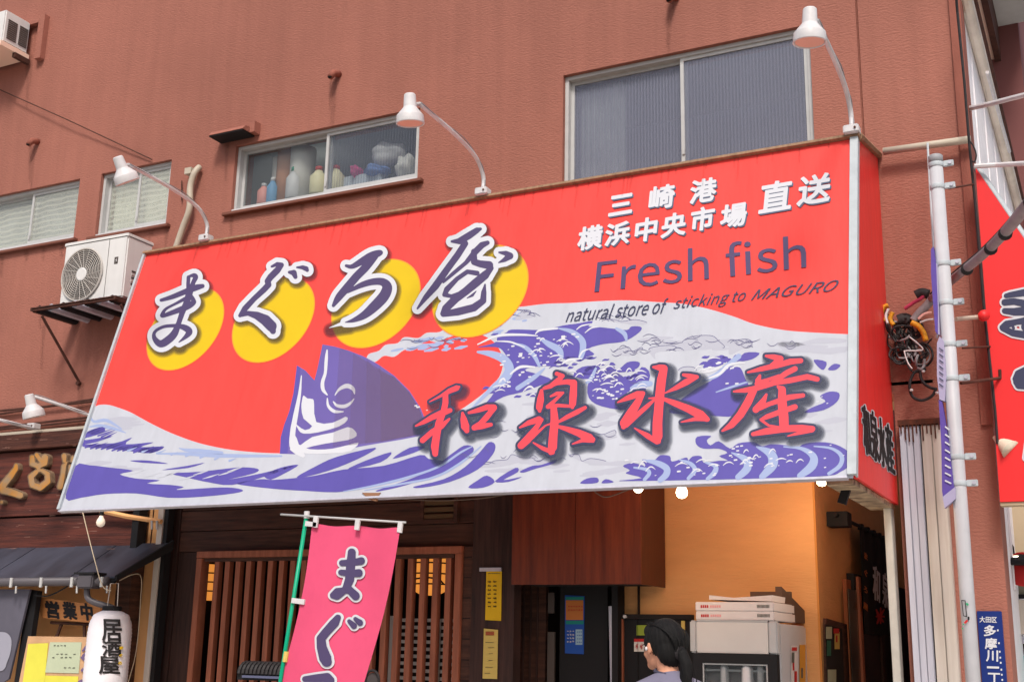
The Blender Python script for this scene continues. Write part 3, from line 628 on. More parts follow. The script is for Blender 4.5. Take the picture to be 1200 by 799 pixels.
strokes_each('white_stripe', conv(560, 345, 6, sm_strokes([[(0, 352, 4), (140, 292, 9), (300, 284, 8), (420, 292, 4)], [(130, 330, 3), (230, 335, 6), (330, 372, 3)], [(405, 280, 3), (440, 252, 8), (560, 240, 6)], [(695, 248, 3), (730, 222, 5), (800, 208, 3)], [(755, 270, 3), (800, 236, 5), (850, 230, 2)], [(590, 492, 3), (640, 462, 10), (730, 452, 4)], [(715, 440, 5), (740, 400, 6), (800, 380, 3)], [(230, 560, 5), (300, 510, 10), (400, 512, 6)]]))+conv(740, 380, 4.528, sm_strokes([[(400, 290, 3), (470, 262, 7), (520, 215, 7), (600, 205, 3)], [(360, 260, 3), (430, 245, 7), (480, 225, 4)]])), MP, 9, m_lwhite, sg)
random.seed(11)
fl = []
for cx_, cy_, sp_x, sp_y, n_ in ((612, 416, 26, 12, 16), (642, 407, 14, 12, 9), (668, 398, 14, 8, 8), (606, 442, 16, 12, 9), (640, 420, 14, 6, 6), (790, 548, 60, 9, 12), (860, 530, 18, 8, 7), (880, 540, 30, 8, 9), (950, 535, 40, 14, 8), (712, 455, 18, 14, 26), (735, 465, 12, 8, 12), (700, 440, 14, 8, 8), (848, 430, 14, 6, 5), (836, 428, 8, 5, 5), (858, 450, 8, 3, 2), (958, 468, 14, 5, 4), (500, 480, 16, 5, 4)):
    for _ in range(n_):
        x, y = cx_+random.uniform(-1, 1)*sp_x, cy_+random.uniform(-1, 1)*sp_y; r_ = random.uniform(.5, 1.3); fl.append([(x-r_, y+.15, r_*.8), (x+r_*1.3, y-.15, r_*.8)])
stuff(strokes_part('white_fleck', fl, MP, 10, m_lwhite, sg, 0, .3))
# plume shading, cloud patches, thin contour lines
gs = []
for cx_, cy_, a_, b_, n_ in ((505, 405, 45, 7, 20), (560, 384, 25, 7, 10), (600, 372, 18, 5, 8)):
    for _ in range(n_):
        x, y = cx_+random.uniform(-1, 1)*a_, cy_+random.uniform(-1, 1)*b_-(0 if cx_ > 540 else (random.random())*3); l = random.uniform(2, 8); gs.append([(x-l, y+l*.2, 1.0), (x, y, random.uniform(1.2, 2.6)), (x+l, y-l*.22, .8)])
stuff(strokes_part('pale_stripe', gs, MP, 3.5, m_pale, sg, 0, .3))
cl = []
for cx_, cy_, a_, b_, n_ in ((820, 405, 60, 10, 12), (960, 410, 30, 12, 6), (650, 545, 90, 12, 14), (730, 500, 30, 25, 8), (950, 500, 35, 25, 6), (640, 480, 20, 15, 3), (135, 497, 15, 8, 5), (150, 545, 40, 6, 4)):
    for _ in range(n_):
        x, y = cx_+random.uniform(-1, 1)*a_, cy_+random.uniform(-1, 1)*b_; l = random.uniform(8, 22); cl.append([(x-l, y+l*.05, 1.0), (x, y, random.uniform(1.5, 4)), (x+l, y-l*.08, .8)])
stuff(strokes_part('cloud_patch', cl, MP, 3, m_grey, sg, 0, .5))
ln = []
random.seed(5)
for cx_, cy_, a_, b_, n_, in ((500, 402, 40, 6, 14), (560, 385, 16, 5, 6), (612, 368, 14, 5, 7), (725, 372, 26, 4, 10), (740, 410, 22, 6, 10), (820, 402, 70, 9, 22), (730, 440, 16, 8, 8), (640, 532, 60, 9, 12), (700, 505, 24, 10, 6), (600, 505, 24, 12, 7), (900, 404, 40, 4, 8), (560, 535, 22, 8, 5)):
    for _ in range(n_):
        x, y = cx_+random.uniform(-1, 1)*a_, cy_+random.uniform(-1, 1)*b_; l = random.uniform(3, 9); h = random.choice((-1, 1))*random.uniform(1, 2.6); w_ = .34
        ln.append([tuple(q) for q in smooth_path([(x-l, y+h*.3, w_*.5), (x-l*.4, y-h, w_), (x+l*.3, y-h*.8, w_), (x+l, y+h*.6, w_*.5)], 4)])
stuff(strokes_part('thin_contour', ln, MP, 9, m_line, sg, 0, .3))
def crest(pts, line=True):
    poly('cloud_crest', pts, MP, 4, m_grey, sg, 4)
    if line:
        P = [tuple(map(float, q)) for q in smooth_path(pts, 4, True)]; h = P[:int(len(P)*.62)]; stuff(strokes_part('crest_line', [[(x, y, .34) for x, y in h]], MP, 5, m_line, sg, 0, .3))
crest(C4([(268, 98), (300, 72), (360, 60), (430, 62), (462, 88), (495, 122), (430, 128), (380, 110), (310, 100)])); crest(C4([(92, 138), (120, 120), (200, 112), (238, 122), (200, 140), (130, 150), (126, 186)])); crest(C4([(525, 100), (560, 84), (620, 80), (640, 105), (590, 130), (520, 160)]))
crest(C4([(780, 110), (800, 88), (840, 92), (905, 95), (1000, 72), (1130, 78), (1120, 98), (960, 104), (840, 122)]), False); crest(C4([(250, 245), (280, 226), (330, 228), (345, 250), (300, 262)]))
crest(C4([(690, 150), (740, 132), (800, 136), (770, 100), (880, 96), (960, 120), (1100, 130), (1130, 150), (960, 150), (820, 150)]), False)
crest(C3([(300, 130), (330, 108), (372, 118), (360, 140), (400, 156), (340, 170), (262, 176)])); crest(C3([(890, 180), (960, 176), (1010, 190), (1100, 178), (1170, 190), (1190, 205), (1120, 214), (1000, 200)]))
crest(C3([(960, 400), (1010, 380), (1060, 370), (1090, 400), (1150, 372), (1150, 400), (1060, 430), (980, 425)]))
crest(W6([(90, 520), (160, 518), (200, 498), (270, 492), (300, 462), (360, 480), (450, 482), (380, 500), (250, 530), (140, 540)])); crest(W6([(640, 470), (690, 462), (710, 500), (760, 485), (850, 500), (880, 520), (760, 520)])); crest(W6([(770, 330), (830, 345), (900, 320), (905, 345), (850, 358)]))
more = []
random.seed(77)
for cx_, cy_, a_, b_, n_ in ((690, 432, 26, 14, 16), (735, 440, 20, 12, 12), (655, 425, 22, 6, 8), (600, 458, 30, 7, 8), (850, 425, 24, 8, 8), (560, 388, 30, 6, 6)):
    for _ in range(n_):
        x, y = cx_+random.uniform(-1, 1)*a_, cy_+random.uniform(-1, 1)*b_; l = random.uniform(3, 8); h = random.uniform(-2.5, .5); more.append([tuple(q) for q in smooth_path([(x-l, y+1, .3), (x-l*.3, y+h, random.uniform(1, 1.9)), (x+l*.5, y+h*.6, random.uniform(.8, 1.5)), (x+l, y-l*.3, .2)], 3)])
for s_ in more: strokes_part('purple_ripple', [s_], MP, 6.5, m_spurple, sg, 0, .4)
wl = []
for cx_, cy_, a_, b_, n_ in ((690, 442, 26, 16, 18), (740, 446, 20, 14, 12), (640, 412, 30, 16, 8), (600, 455, 26, 10, 8), (840, 434, 24, 14, 9), (800, 545, 60, 8, 10), (920, 540, 50, 14, 10)):
    for _ in range(n_):
        x, y = cx_+random.uniform(-1, 1)*a_, cy_+random.uniform(-1, 1)*b_; l = random.uniform(3, 8); h = random.uniform(1, 3); wl.append([tuple(q) for q in smooth_path([(x-l, y+h, .3), (x-l*.4, y-h*.6, .7), (x+l*.3, y-h, .7), (x+l, y+h*.2, .2)], 3)])
stuff(strokes_part('white_ripple', wl, MP, 9.5, m_lwhite, sg, 0, .3))
# discs with brush characters
GL = {}
GL['ma'] = conv(165, 305, 6.15, sm_strokes([[(150, 290, 12), (230, 266, 17), (330, 226, 20), (400, 200, 22), (448, 188, 15)], [(345, 118, 6), (385, 112, 16), (398, 125, 18), (382, 160, 16), (372, 190, 18), (350, 250, 24), (335, 300, 22), (305, 370, 20), (276, 455, 18)], [(347, 125, 14), (344, 180, 14), (350, 225, 18)],
     [(330, 275, 14), (260, 312, 10), (185, 352, 10), (158, 392, 14), (165, 402, 14), (240, 375, 18), (330, 340, 22), (378, 310, 20), (382, 290, 16), (362, 260, 16)], [(276, 455, 18), (245, 530, 26), (195, 580, 28), (145, 604, 26), (105, 570, 18), (98, 530, 12), (125, 500, 11), (180, 478, 12), (260, 474, 14), (320, 488, 22), (352, 515, 24), (330, 550, 16), (278, 592, 4)]]))
GL['gu'] = conv(265, 290, 5.71, [[(308, 130, 8), (345, 114, 14), (372, 120, 17), (345, 155, 22), (300, 200, 22), (280, 228, 20), (286, 252, 20), (255, 285, 20), (190, 345, 18), (130, 410, 20), (95, 458, 12)], [(95, 458, 11), (150, 442, 16), (210, 458, 26), (265, 488, 36), (305, 528, 36), (316, 562, 20)], [(425, 168, 10), (455, 172, 20), (466, 200, 14)], [(476, 136, 6), (515, 136, 14), (538, 145, 17), (545, 155, 12)]])
GL['ro'] = conv(375, 280, 5.71, sm_strokes([[(178, 182, 10), (215, 188, 15), (270, 160, 22), (340, 120, 27), (395, 98, 22), (412, 94, 12)], [(365, 120, 26), (310, 190, 27), (250, 250, 27), (190, 320, 27), (130, 390, 24), (92, 448, 11)], [(190, 358, 8), (270, 315, 18), (350, 290, 22), (420, 290, 26), (452, 325, 33), (430, 385, 36), (370, 450, 34), (300, 510, 26), (230, 545, 15), (172, 560, 3)]]))
GL['ya'] = conv(475, 255, 5.33, [[(292, 152, 8), (340, 150, 20), (400, 115, 22), (450, 82, 18), (472, 74, 9)], [(375, 165, 20), (330, 235, 21), (260, 330, 21), (190, 430, 23), (130, 500, 17), (78, 570, 6)], [(515, 160, 14), (480, 175, 20), (440, 215, 20), (380, 285, 13), (300, 352, 12), (240, 405, 8)],
     [(430, 215, 18), (432, 280, 20), (470, 292, 22), (525, 300, 26), (540, 318, 14), (500, 362, 26), (440, 412, 27), (380, 462, 25), (315, 510, 25), (255, 570, 24), (238, 602, 18)], [(450, 350, 16), (390, 340, 14), (325, 385, 14), (262, 450, 18), (246, 484, 14), (290, 494, 12), (350, 470, 10)],
     [(240, 605, 18), (330, 590, 24), (430, 565, 24), (488, 522, 20), (492, 470, 17), (500, 420, 5)], [(388, 505, 3), (420, 488, 9), (444, 462, 3)], [(588, 220, 6), (630, 226, 16), (655, 242, 22), (622, 266, 14), (585, 284, 4)]])
tail = {'ro': conv(375, 280, 5.71, [[(180, 560, 18), (130, 575, 10), (62, 597, 1)]]), 'ya': [], 'ma': conv(165, 305, 6.15, [[(230, 560, 30), (270, 592, 20)]]), 'gu': []}
for key, u_, v_ in (('ma', -6.052, 1.408), ('gu', -5.24, 1.393), ('ro', -4.384, 1.421), ('ya', -3.579, 1.415)):
    for nm, rr, k_, mm in (('disc_edge', .352, 12, m_yedge), ('yellow_disc', .343, 13, m_yel)):
        V = [sign_uv(u_+rr*math.cos(t*math.pi/48), v_+rr*math.sin(t*math.pi/48), k_) for t in range(96)]
        obj(nm, (V, [tuple(range(96))]), mm, sg)
    st = GL[key]; shs = [[(x+1.8, y+2.6, r_) for x, y, r_ in s] for s in st+tail[key]]
    for i, d in enumerate((9.4, 8.4, 7.4, 6.4, 5.4)): strokes_part('character_shade', shs, MP, 14+i, m_sh, sg, d, .45)
    g = sdf_strokes(st, 8, .35); g2 = None
    o1 = contour(*g, 5.4)
    if tail[key]:
        o1 = contour(*sdf_strokes([[(x, y, r_+5.4) for x, y, r_ in s] for s in st]+tail[key], 2, .35), 0)
    o1 = sorted(o1, key=lambda l: -abs(sum(a[0]*b[1]-b[0]*a[1] for a, b in zip(l, l[1:]+l[:1]))))
    decal('character_outline', o1, MP, 20, m_lwhite, sg); decal('brush_character', contour(*g, 0), MP, 22, m_ink, sg)
KZ = {}
KZ['wa'] = conv(475, 435, 7.27, [[(210, 262, 3), (300, 215, 9), (380, 170, 20), (440, 145, 22), (462, 135, 8)], [(345, 200, 22), (345, 270, 24), (330, 340, 24), (290, 440, 28), (270, 540, 30), (255, 640, 32), (258, 705, 22)], [(90, 468, 5), (160, 435, 16), (230, 395, 22), (310, 360, 26), (385, 335, 18)], [(378, 408, 8), (310, 470, 22), (230, 520, 22), (150, 590, 22)],
     [(490, 358, 10), (500, 410, 26), (513, 470, 34), (527, 508, 20)], [(545, 355, 10), (620, 335, 18), (700, 308, 22), (757, 312, 26), (730, 350, 22), (690, 400, 24), (640, 450, 20), (590, 482, 22)], [(590, 482, 20), (650, 470, 24), (733, 456, 14)]])
KZ['izumi'] = conv(590, 425, 6.66, [[(418, 88, 14), (465, 105, 14), (430, 140, 20), (370, 185, 16), (318, 202, 10)], [(300, 220, 12), (292, 290, 26), (282, 350, 24), (285, 378, 12)], [(330, 195, 10), (420, 162, 14), (500, 150, 18), (552, 160, 24), (547, 250, 28), (542, 320, 26), (540, 350, 12)], [(370, 265, 6), (420, 242, 13), (468, 236, 8), (400, 300, 12), (350, 345, 16), (430, 335, 12), (530, 342, 10)],
     [(395, 360, 24), (402, 450, 30), (392, 560, 32), (385, 660, 34), (372, 702, 18)], [(386, 700, 16), (310, 670, 14), (235, 625, 4)], [(130, 508, 5), (200, 470, 18), (280, 445, 24), (302, 446, 12), (250, 520, 20), (190, 600, 30), (140, 648, 26)], [(150, 650, 16), (230, 580, 14), (330, 492, 5), (370, 478, 5)], [(640, 352, 12), (580, 385, 18), (500, 425, 16), (430, 465, 8)], [(425, 498, 10), (500, 520, 18), (590, 550, 26), (670, 590, 34), (700, 600, 18)], [(700, 612, 12), (620, 607, 13), (540, 636, 3)]])
KZ['mizu'] = conv(710, 415, 6.66, [[(373, 103, 8), (425, 108, 24), (455, 115, 28), (437, 200, 34), (425, 300, 34), (415, 420, 34), (405, 540, 36), (405, 640, 38), (412, 682, 18)], [(400, 690, 14), (330, 640, 20), (225, 578, 3)], [(95, 378, 4), (170, 345, 18), (250, 315, 24), (292, 308, 16), (250, 380, 27), (200, 460, 34), (150, 540, 36), (140, 568, 18)], [(165, 558, 14), (240, 482, 18), (320, 412, 16), (378, 360, 8)], [(338, 346, 4), (390, 345, 8)],
     [(608, 163, 10), (660, 175, 18), (712, 180, 14), (630, 220, 24), (550, 265, 16), (465, 305, 3)], [(450, 350, 12), (540, 385, 22), (650, 430, 28), (740, 475, 34), (790, 508, 20)], [(800, 512, 12), (700, 507, 14), (590, 532, 3)]])
KZ['san'] = conv(835, 405, 6.657, [[(418, 83, 8), (480, 92, 20), (532, 105, 22), (495, 130, 16), (440, 165, 6)], [(278, 210, 6), (380, 185, 17), (500, 158, 20), (610, 127, 22), (690, 120, 18)], [(372, 235, 8), (358, 275, 22)], [(365, 290, 16), (430, 270, 12), (520, 235, 8)], [(645, 183, 20), (580, 215, 20), (500, 270, 18), (450, 300, 14)], [(345, 300, 14), (450, 300, 16), (600, 275, 20), (740, 245, 20), (818, 264, 18)], [(168, 360, 6), (260, 350, 18), (340, 335, 20), (470, 302, 14)], [(322, 350, 27), (280, 440, 30), (220, 540, 29), (150, 620, 24), (78, 667, 6)],
     [(513, 322, 10), (545, 345, 27), (545, 450, 34), (557, 560, 36), (560, 640, 34)], [(422, 383, 8), (400, 430, 20), (340, 500, 25)], [(345, 497, 20), (450, 455, 16), (600, 405, 20), (708, 390, 15)], [(645, 480, 20), (540, 515, 20), (430, 555, 18), (378, 580, 9), (440, 625, 8), (520, 640, 9)], [(318, 692, 14), (420, 670, 24), (560, 650, 26), (700, 645, 24), (782, 650, 20)], [(780, 662, 14), (680, 682, 13), (588, 707, 3)]])
for key, st in KZ.items():
    shs = [[(x+4.4, y+4.6, r_) for x, y, r_ in s] for s in st]
    for i, d in enumerate((8.0, 6.8, 5.6, 4.4, 3.2)): strokes_part('kanji_shade', shs, MP, 14+i, m_shb, sg, d, .45)
    g = sdf_strokes(st, 5, .35); decal('kanji_outline', contour(*g, 2.9), MP, 20, m_ink2, sg); decal('red_kanji', contour(*g, 0.1), MP, 22, m_lred, sg)
# printed words
for ch, cx_, cy_, w_, h_ in (('三', 728, 240.5, 26, 22), ('崎', 776, 231.5, 28, 26), ('港', 824.5, 224, 29, 26), ('横', 692, 279, 27, 26), ('浜', 724, 274.5, 27, 25), ('中', 757.5, 269.5, 24, 26), ('央', 790, 264, 27, 26), ('市', 823.5, 257, 26, 26), ('場', 860, 253, 29, 26), ('直', 909.5, 230.5, 36, 34), ('送', 954.5, 222.5, 37, 33)):
    q = rectq(cx_, cy_, w_, h_, -.17, .10)
    text('kanji_drop', ch, q, MP, 24, m_kshade, sg, 1.0, 0, dxy=(1.5, 1.5)); text('white_kanji', ch, q, MP, 26, m_lwhite, sg, 1.0)
text('lettering', 'Fresh', [(697, 343), (831, 327.5), (830, 289), (701, 305)], MP, 24, m_ink, sg, .25)
text('lettering', 'fish', [(852, 325.5), (945, 314), (944, 275), (850, 285)], MP, 24, m_ink, sg, .25)
text('lettering', 'natural store of', [(663, 378), (783, 367), (784, 349.5), (664, 362)], MP, 24, m_ink2, sg, .06, .4)
text('lettering', 'sticking to', [(789, 366.5), (874, 356.5), (875, 339), (790, 349)], MP, 24, m_ink2, sg, .06, .4)
text('lettering', 'MAGURO', [(880, 352.5), (981, 341), (984, 328), (882, 340.5)], MP, 24, m_ink2, sg, .06, .4)
random.seed(19); gz = []
for k in range(60):
    f = random.random(); x = 180+f*815; yt = 296-f*133*.995; h = random.uniform(3, 26); gz.append([(x, yt+2, random.uniform(.3, .9)), (x-.35*h*(1-f)+random.uniform(-.4, .4), yt+2+h, .15)])
for q, d in enumerate((0, .5, 1.0)): stuff(strokes_part('grime', gz, MP, 28+q, m_grime, sg, d, .4))
SX = xmap(UR+.003, .0012)
q = [(1014, 531), (1049, 557), (1044.5, 500), (1009.5, 471)]
text('side_outline', '和泉水産', q, SX, 1, m_lwhite, sg, 1.8); text('side_lettering', '和泉水産', q, SX, 3, m_black, sg, .7)

# ---- goose neck lamps on the sign
def spot(base, path, hd, label, ax=(0, .34, -.94)):
    t = root('sign_lamp', label, 'lamp', base, 'white lamps on curved arms above the sign')
    b = Vector(base); obj('base_plate', box(b.x-.045, b.x+.045, b.y-.03, b.y+.05, b.z-.005, b.z+.045, .006), m_lamp, t)
    sp = [Vector(p) for p in smooth_path([tuple(q) for q in path], 6)]; obj('arm', tube(sp, .0145, 10), m_lamp, t, None, True)
    ax = Vector(ax).normalized(); h = Vector(hd)
    obj('lamp_shade', lathe([(.001, 0), (.030, .0), (.036, .006), (.0365, .008), (.041, .083), (.0415, .085), (.043, .088), (.078, .132), (.0785, .133), (.083, .137), (.0835, .138), (.089, .187), (.0885, .19), (.087, .191), (.080, .191), (.080, .186)], h, 32, ax), m_lamp, t, None, True)
    obj('reflector', lathe([(.076, .188), (.03, .186), (.001, .185)], h, 24, ax), m_lampin, t)
    obj('knuckle', tube([sp[-1], h+ax*.07], .014, 8), m_alu, t)
    obj('wire', tube([q+Vector((.012+.004*math.sin(i*.9), -.004, .010+.008*math.sin(i*.5))) for i, q in enumerate(sp)], .0035, 6), m_gcable, t, None, True)
    obj('rust_patch', lathe([(.0132, -.012), (.0145, 0), (.0132, .010)], sp[2], 10, sp[3]-sp[1]), m_rustmat, t); obj('screw', lathe([(.007, 0), (.007, .006)], b+Vector((.025, -.031, .02)), 8, (0, -1, 0)), m_rustmat, t); return t
bx3 = atX(998, 156, -1.198); path3 = [atX(*p, -1.198) for p in ((998, 152), (997, 132), (991, 104), (977, 68), (957, 25))]; hd3 = atX(949, 10, -1.21)
bx2 = atY(565, 230, bx3.y); bx1 = atY(240, 283, bx3.y)
for dx_, ax_, lab in ((0, (-.07, .10, -1), 'white lamp on a curved arm at the right end of the sign top'), (bx2.x-bx3.x, (-.02, .14, -1), 'white lamp on a curved arm in front of the storeroom window'), (bx1.x-bx3.x, (.14, .50, -.86), 'white lamp on a curved arm in front of the narrow window')):
    o_ = Vector((dx_, 0, 0)); spot(bx3+o_, [p+o_ for p in path3], hd3+o_, lab, ax_)
lb = atY(112, 490, 7.2)
spot(lb, [lb, atY(104, 486, 7.15), atY(70, 474, 6.95), atY(40, 464.5, 6.8)], atY(34, 462, 6.75), 'white lamp over the carved wooden board, left of the sign', (.12, .3, -.9))
lb = atY(38, 502, 7.3); spot(lb, [lb, atY(28, 499, 7.2), atY(0, 492, 7.0), atY(-25, 486, 6.9)], atY(-30, 482, 6.85), 'lamp arm entering from the left edge below the white lamp', (.1, .3, -.9))

# ---- air conditioners and wall bits
ac = root('air_conditioner', 'white outdoor air conditioner unit on a rusty bracket left of the sign', 'air conditioner', (-7.66, 7.3, 4.36))
ax0, ax1, ay0, ay1, az0, az1 = -8.03, -7.30, 7.15, 7.45, 4.375, 4.93
obj('casing', box(ax0, ax1, ay0, ay1, az0, az1, .012), m_acw, ac)
obj('lid', box(ax0-.006, ax1+.006, ay0-.006, ay1+.004, az1-.02, az1+.012, .006), m_acw, ac)
fc = atY(97, 322, ay0); fr = .232
obj('fan_well', lathe([(fr, 0), (fr, .012)], (fc.x, ay0+.010, fc.z), 40, (0, -1, 0)), m_acd, ac)
bm = bmesh.new()
for k in range(11):
    r_ = .055+k*(fr-.055)/10; tube([(fc.x+r_*math.cos(a*math.pi/24), ay0-.012, fc.z+r_*math.sin(a*math.pi/24)) for a in range(49)], .0032 if k < 10 else .008, 5, bm, False)
for k in range(20):
    a = k*math.pi/10; tube([(fc.x+.05*math.cos(a), ay0-.013, fc.z+.05*math.sin(a)), (fc.x+fr*math.cos(a+.35), ay0-.013, fc.z+fr*math.sin(a+.35))], .0028, 4, bm, False)
obj('fan_guard', bm, m_acr, ac)
obj('hub', lathe([(.06, 0), (.06, .01), (.05, .014)], (fc.x, ay0-.008, fc.z), 24, (0, -1, 0)), m_acw, ac)
for k in range(3):
    a = k*2.1; obj('fan_blade', prism([(fc.x, ay0-.003, fc.z), (fc.x+fr*.9*math.cos(a), ay0-.003, fc.z+fr*.9*math.sin(a)), (fc.x+fr*.9*math.cos(a+.9), ay0-.003, fc.z+fr*.9*math.sin(a+.9))], (0, .002, 0)), m_black, ac)
e = atY(136, 305, ay0-.003); obj('emblem', box(e.x-.02, e.x+.02, ay0-.003, ay0+.002, e.z-.03, e.z+.03), m_acd, ac)
obj('emblem_mark', prism([(e.x+.012, ay0-.004, e.z+.02), (e.x-.008, ay0-.004, e.z), (e.x+.004, ay0-.004, e.z-.004), (e.x-.004, ay0-.004, e.z-.02), (e.x+.014, ay0-.004, e.z-.002), (e.x+.003, ay0-.004, e.z+.002)], (0, .002, 0)), m_lamp, ac)
for k in range(6): obj('side_louvre', box(ax1-.002, ax1+.006, ay0+.08, ay1-.03, az0+.10+k*.028, az0+.114+k*.028), m_acd if k % 2 else m_acr, ac)
obj('seam', box(ax0+.52, ax0+.524, ay0-.002, ay0+.01, az0+.01, az1-.02), m_acd, ac)
br = root('wall_bracket', 'rusty steel bracket with a corrugated shelf under the air conditioner', 'bracket', (-7.7, WY, 4.33))
bz = 4.345
obj('shelf_rim', frame_boxes(-8.22, -7.24, bz-.03, bz, 7.02, 7.05, .02), m_rust, br)
obj('rail', box(-8.22, -8.18, 7.05, 7.5, bz-.035, bz-.001), m_rust, br); obj('rail', box(-7.28, -7.24, 7.05, 7.5, bz-.035, bz-.001), m_rust, br)
for k in range(7): obj('corrugation', tube([(-8.16+k*.14, 7.06, bz-.01), (-8.16+k*.14, 7.48, bz-.01)], .035, 8), m_steel if k % 2 else m_black, br)
a_ = atY(49, 370, 7.03); b_ = atY(93, 448, 7.49)
obj('strut', tube([a_, b_], .012, 6), m_rust, br); obj('strut', tube([(a_.x+.9, a_.y, a_.z), (b_.x+.9, b_.y, b_.z)], .012, 6), m_rust, br)
obj('foot', lathe([(.02, 0), (.02, .03)], (b_.x, 7.495, b_.z-.01), 8, (0, -1, 0)), m_rust, br)
# second unit at the top left
q0 = atY(7.5, 11, 7.15); q1 = atX(38.7, 25, q0.x)
ac2 = root('air_conditioner', 'white air conditioner unit high on the wall at the top left corner', 'air conditioner', (q0.x-.4, 7.3, q0.z-.5))
zb = atY(6, 47, 7.15).z; yb = min(q1.y, 7.49)
obj('casing', box(q0.x-.8, q0.x, 7.15, yb-.02, zb, q0.z, .012), m_acw, ac2)
for j in range(2):
    for k in range(10): obj('side_louvre', box(q0.x-.001, q0.x+.006, 7.19+j*.14, 7.30+j*.13, zb+.05+k*.021, zb+.062+k*.021), m_acd, ac2)
obj('base_pan', box(q0.x-.8, q0.x+.01, 7.13, yb, zb-.05, zb-.002), m_peach, ac2)
obj('foot', box(q0.x-.02, q0.x+.02, 7.3, 7.48, zb-.10, zb-.052), m_rust, ac2)
pf = root('panel_frame', 'brown frame around the wall opening beside the top left air conditioner', 'frame', (q0.x, 7.5, zb))
obj('frame_side', box(q0.x+.12, q0.x+.2, 7.44, 7.499, zb-.08, q0.z+.05), m_wall, pf); obj('frame_top', box(q0.x-.9, q0.x+.118, 7.44, 7.499, q0.z-.02, q0.z+.05), m_wall, pf)
# vent hood, stub pipes, pipe
a_ = atY(246, 160, 7.35); b_ = atY(286, 153, 7.35)
vh = root('vent_hood', 'small flat vent hood with a dark underside above the storeroom window', 'vent', ((a_.x+b_.x)/2, 7.5, a_.z))
obj('hood', prism([(a_.x, 7.499, a_.z), (a_.x, 7.33, a_.z), (a_.x, 7.36, a_.z+.04), (a_.x, 7.499, a_.z+.06)], (b_.x-a_.x, 0, 0)), m_wall, vh)
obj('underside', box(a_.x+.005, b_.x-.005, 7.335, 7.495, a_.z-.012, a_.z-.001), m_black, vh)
obj('end_block', box(b_.x+.002, b_.x+.05, 7.42, 7.499, a_.z+.0, a_.z+.10), m_wall, vh)
for (x, y), lab in (((38, 168), 'short stub pipe left of the narrow window'), ((391, 89), 'short stub pipe above the storeroom window'), ((787, -1), 'short stub pipe at the top edge above the tall window')):
    c_ = atY(x, y, 7.45); o = obj('stub_pipe', tube([(c_.x+.02, 7.5, c_.z+.03), (c_.x+.005, 7.44, c_.z+.02), (c_.x-.005, 7.41, c_.z-.03)], [.03, .03, .026], 12), m_walld, None, None, True); tag(o, lab, 'pipe', 'stub pipes on the stucco wall')
    obj('mouth', lathe([(.02, 0), (.02, .003)], (c_.x-.005, 7.408, c_.z-.031), 10, (0, -.1, -1)), m_black, o)
pp = tube([Vector(p) for p in smooth_path([tuple(atY(234, 196, 7.47)), tuple(atY(228, 203, 7.43)), tuple(atY(223, 220, 7.43)), tuple(atY(222, 245, 7.43)), tuple(atY(214, 268, 7.44)), tuple(atY(203, 300, 7.44))], 5)], .028, 10)
tag(obj('drain_pipe', pp, m_pipe, None, None, True), 'beige bent pipe on the wall between two windows behind the left lamp', 'pipe')
tag(obj('pipe_flap', box(atY(233, 0, 7.4).x, atY(240, 0, 7.4).x, 7.42, 7.49, atY(237, 202, 7.45).z, atY(237, 195, 7.45).z), m_pipe), 'small beige cap at the top of the bent pipe', 'cap')
tag(obj('wall_wire', tube([atY(-30, 92, 7.46), atY(80, 141, 7.44), atY(178, 187, 7.48)], .006, 6), m_rust), 'thin rusty wire running down to the narrow window', 'wire')
tag(obj('wall_wire', tube([atY(213, 212, 7.48), atY(213, 235, 7.48)], .006, 6), m_rust), 'short dark wire hanging beside the beige bent pipe', 'wire')
for yy, r_ in ((478, .012), (471, .010), (491, .012)):
    pass
for k, (ya, yb_) in enumerate(((485, 466), (480, 469), (500, 487), (502, 490))):
    tag(obj('wall_conduit', tube([atY(-20, ya+3, 7.46), atY(60, (ya+yb_)/2+k % 2, 7.46), atY(120, yb_, 7.46)], .011, 6), m_rust), ['uppermost', 'second', 'third', 'lowest'][k]+' dark conduit along the wall above the carved board', 'conduit')
# ================================================================ TIMBER SHOPFRONT
sf = root('timber_shopfront', 'dark timber shopfront with a barred lattice window under the sign', 'shopfront', (-5.3, 7.5, 0))
YF = 7.56
xl, xlat0, xlat1, xpost = fx(203, 700, YF), fx(236, 655, YF), fx(541, 650, YF), fx(556, 620, YF)
zt = atY(400, 651, YF).z
obj('backing', box(-6.93, -3.76, YF+.07, YF+.10, zt+.1, 3.2), m_dark, sf)
for k in range(5): obj('plank', box(xl, xpost-.002, YF+.02-.004*(k % 2), YF+.069, zt+.055+k*.165, zt+.055+k*.165+.160, .003), m_dwood, sf)
obj('side_panel', box(-6.93, xl-.003, YF+.01, YF+.06, 0, 3.2), m_vwood, sf)
obj('plank', box(xl, xlat0-.003, YF+.025, YF+.069, 0, zt+.05), m_vwood, sf)
obj('lintel', box(xlat0-.02, xlat1+.02, YF-.04, YF+.06, zt, zt+.052, .004), m_bar, sf)
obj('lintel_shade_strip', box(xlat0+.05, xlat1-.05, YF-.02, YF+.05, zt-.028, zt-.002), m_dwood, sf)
obj('frame_post', box(xlat0-.02, xlat0+.035, YF-.035, YF+.06, 0, zt-.002, .003), m_bar, sf)
obj('frame_post', box(xlat1-.035, xlat1+.02, YF-.035, YF+.06, 0, zt-.002, .003), m_bar, sf)
obj('outer_post', box(xlat1+.023, xpost, YF-.01, YF+.069, 0, zt+.05), m_dwood, sf)
for k in range(16): obj('post_joint', box(xlat1+.03, xpost-.01, YF-.014, YF-.0105, .1+k*.14, .106+k*.14), m_dark, sf)
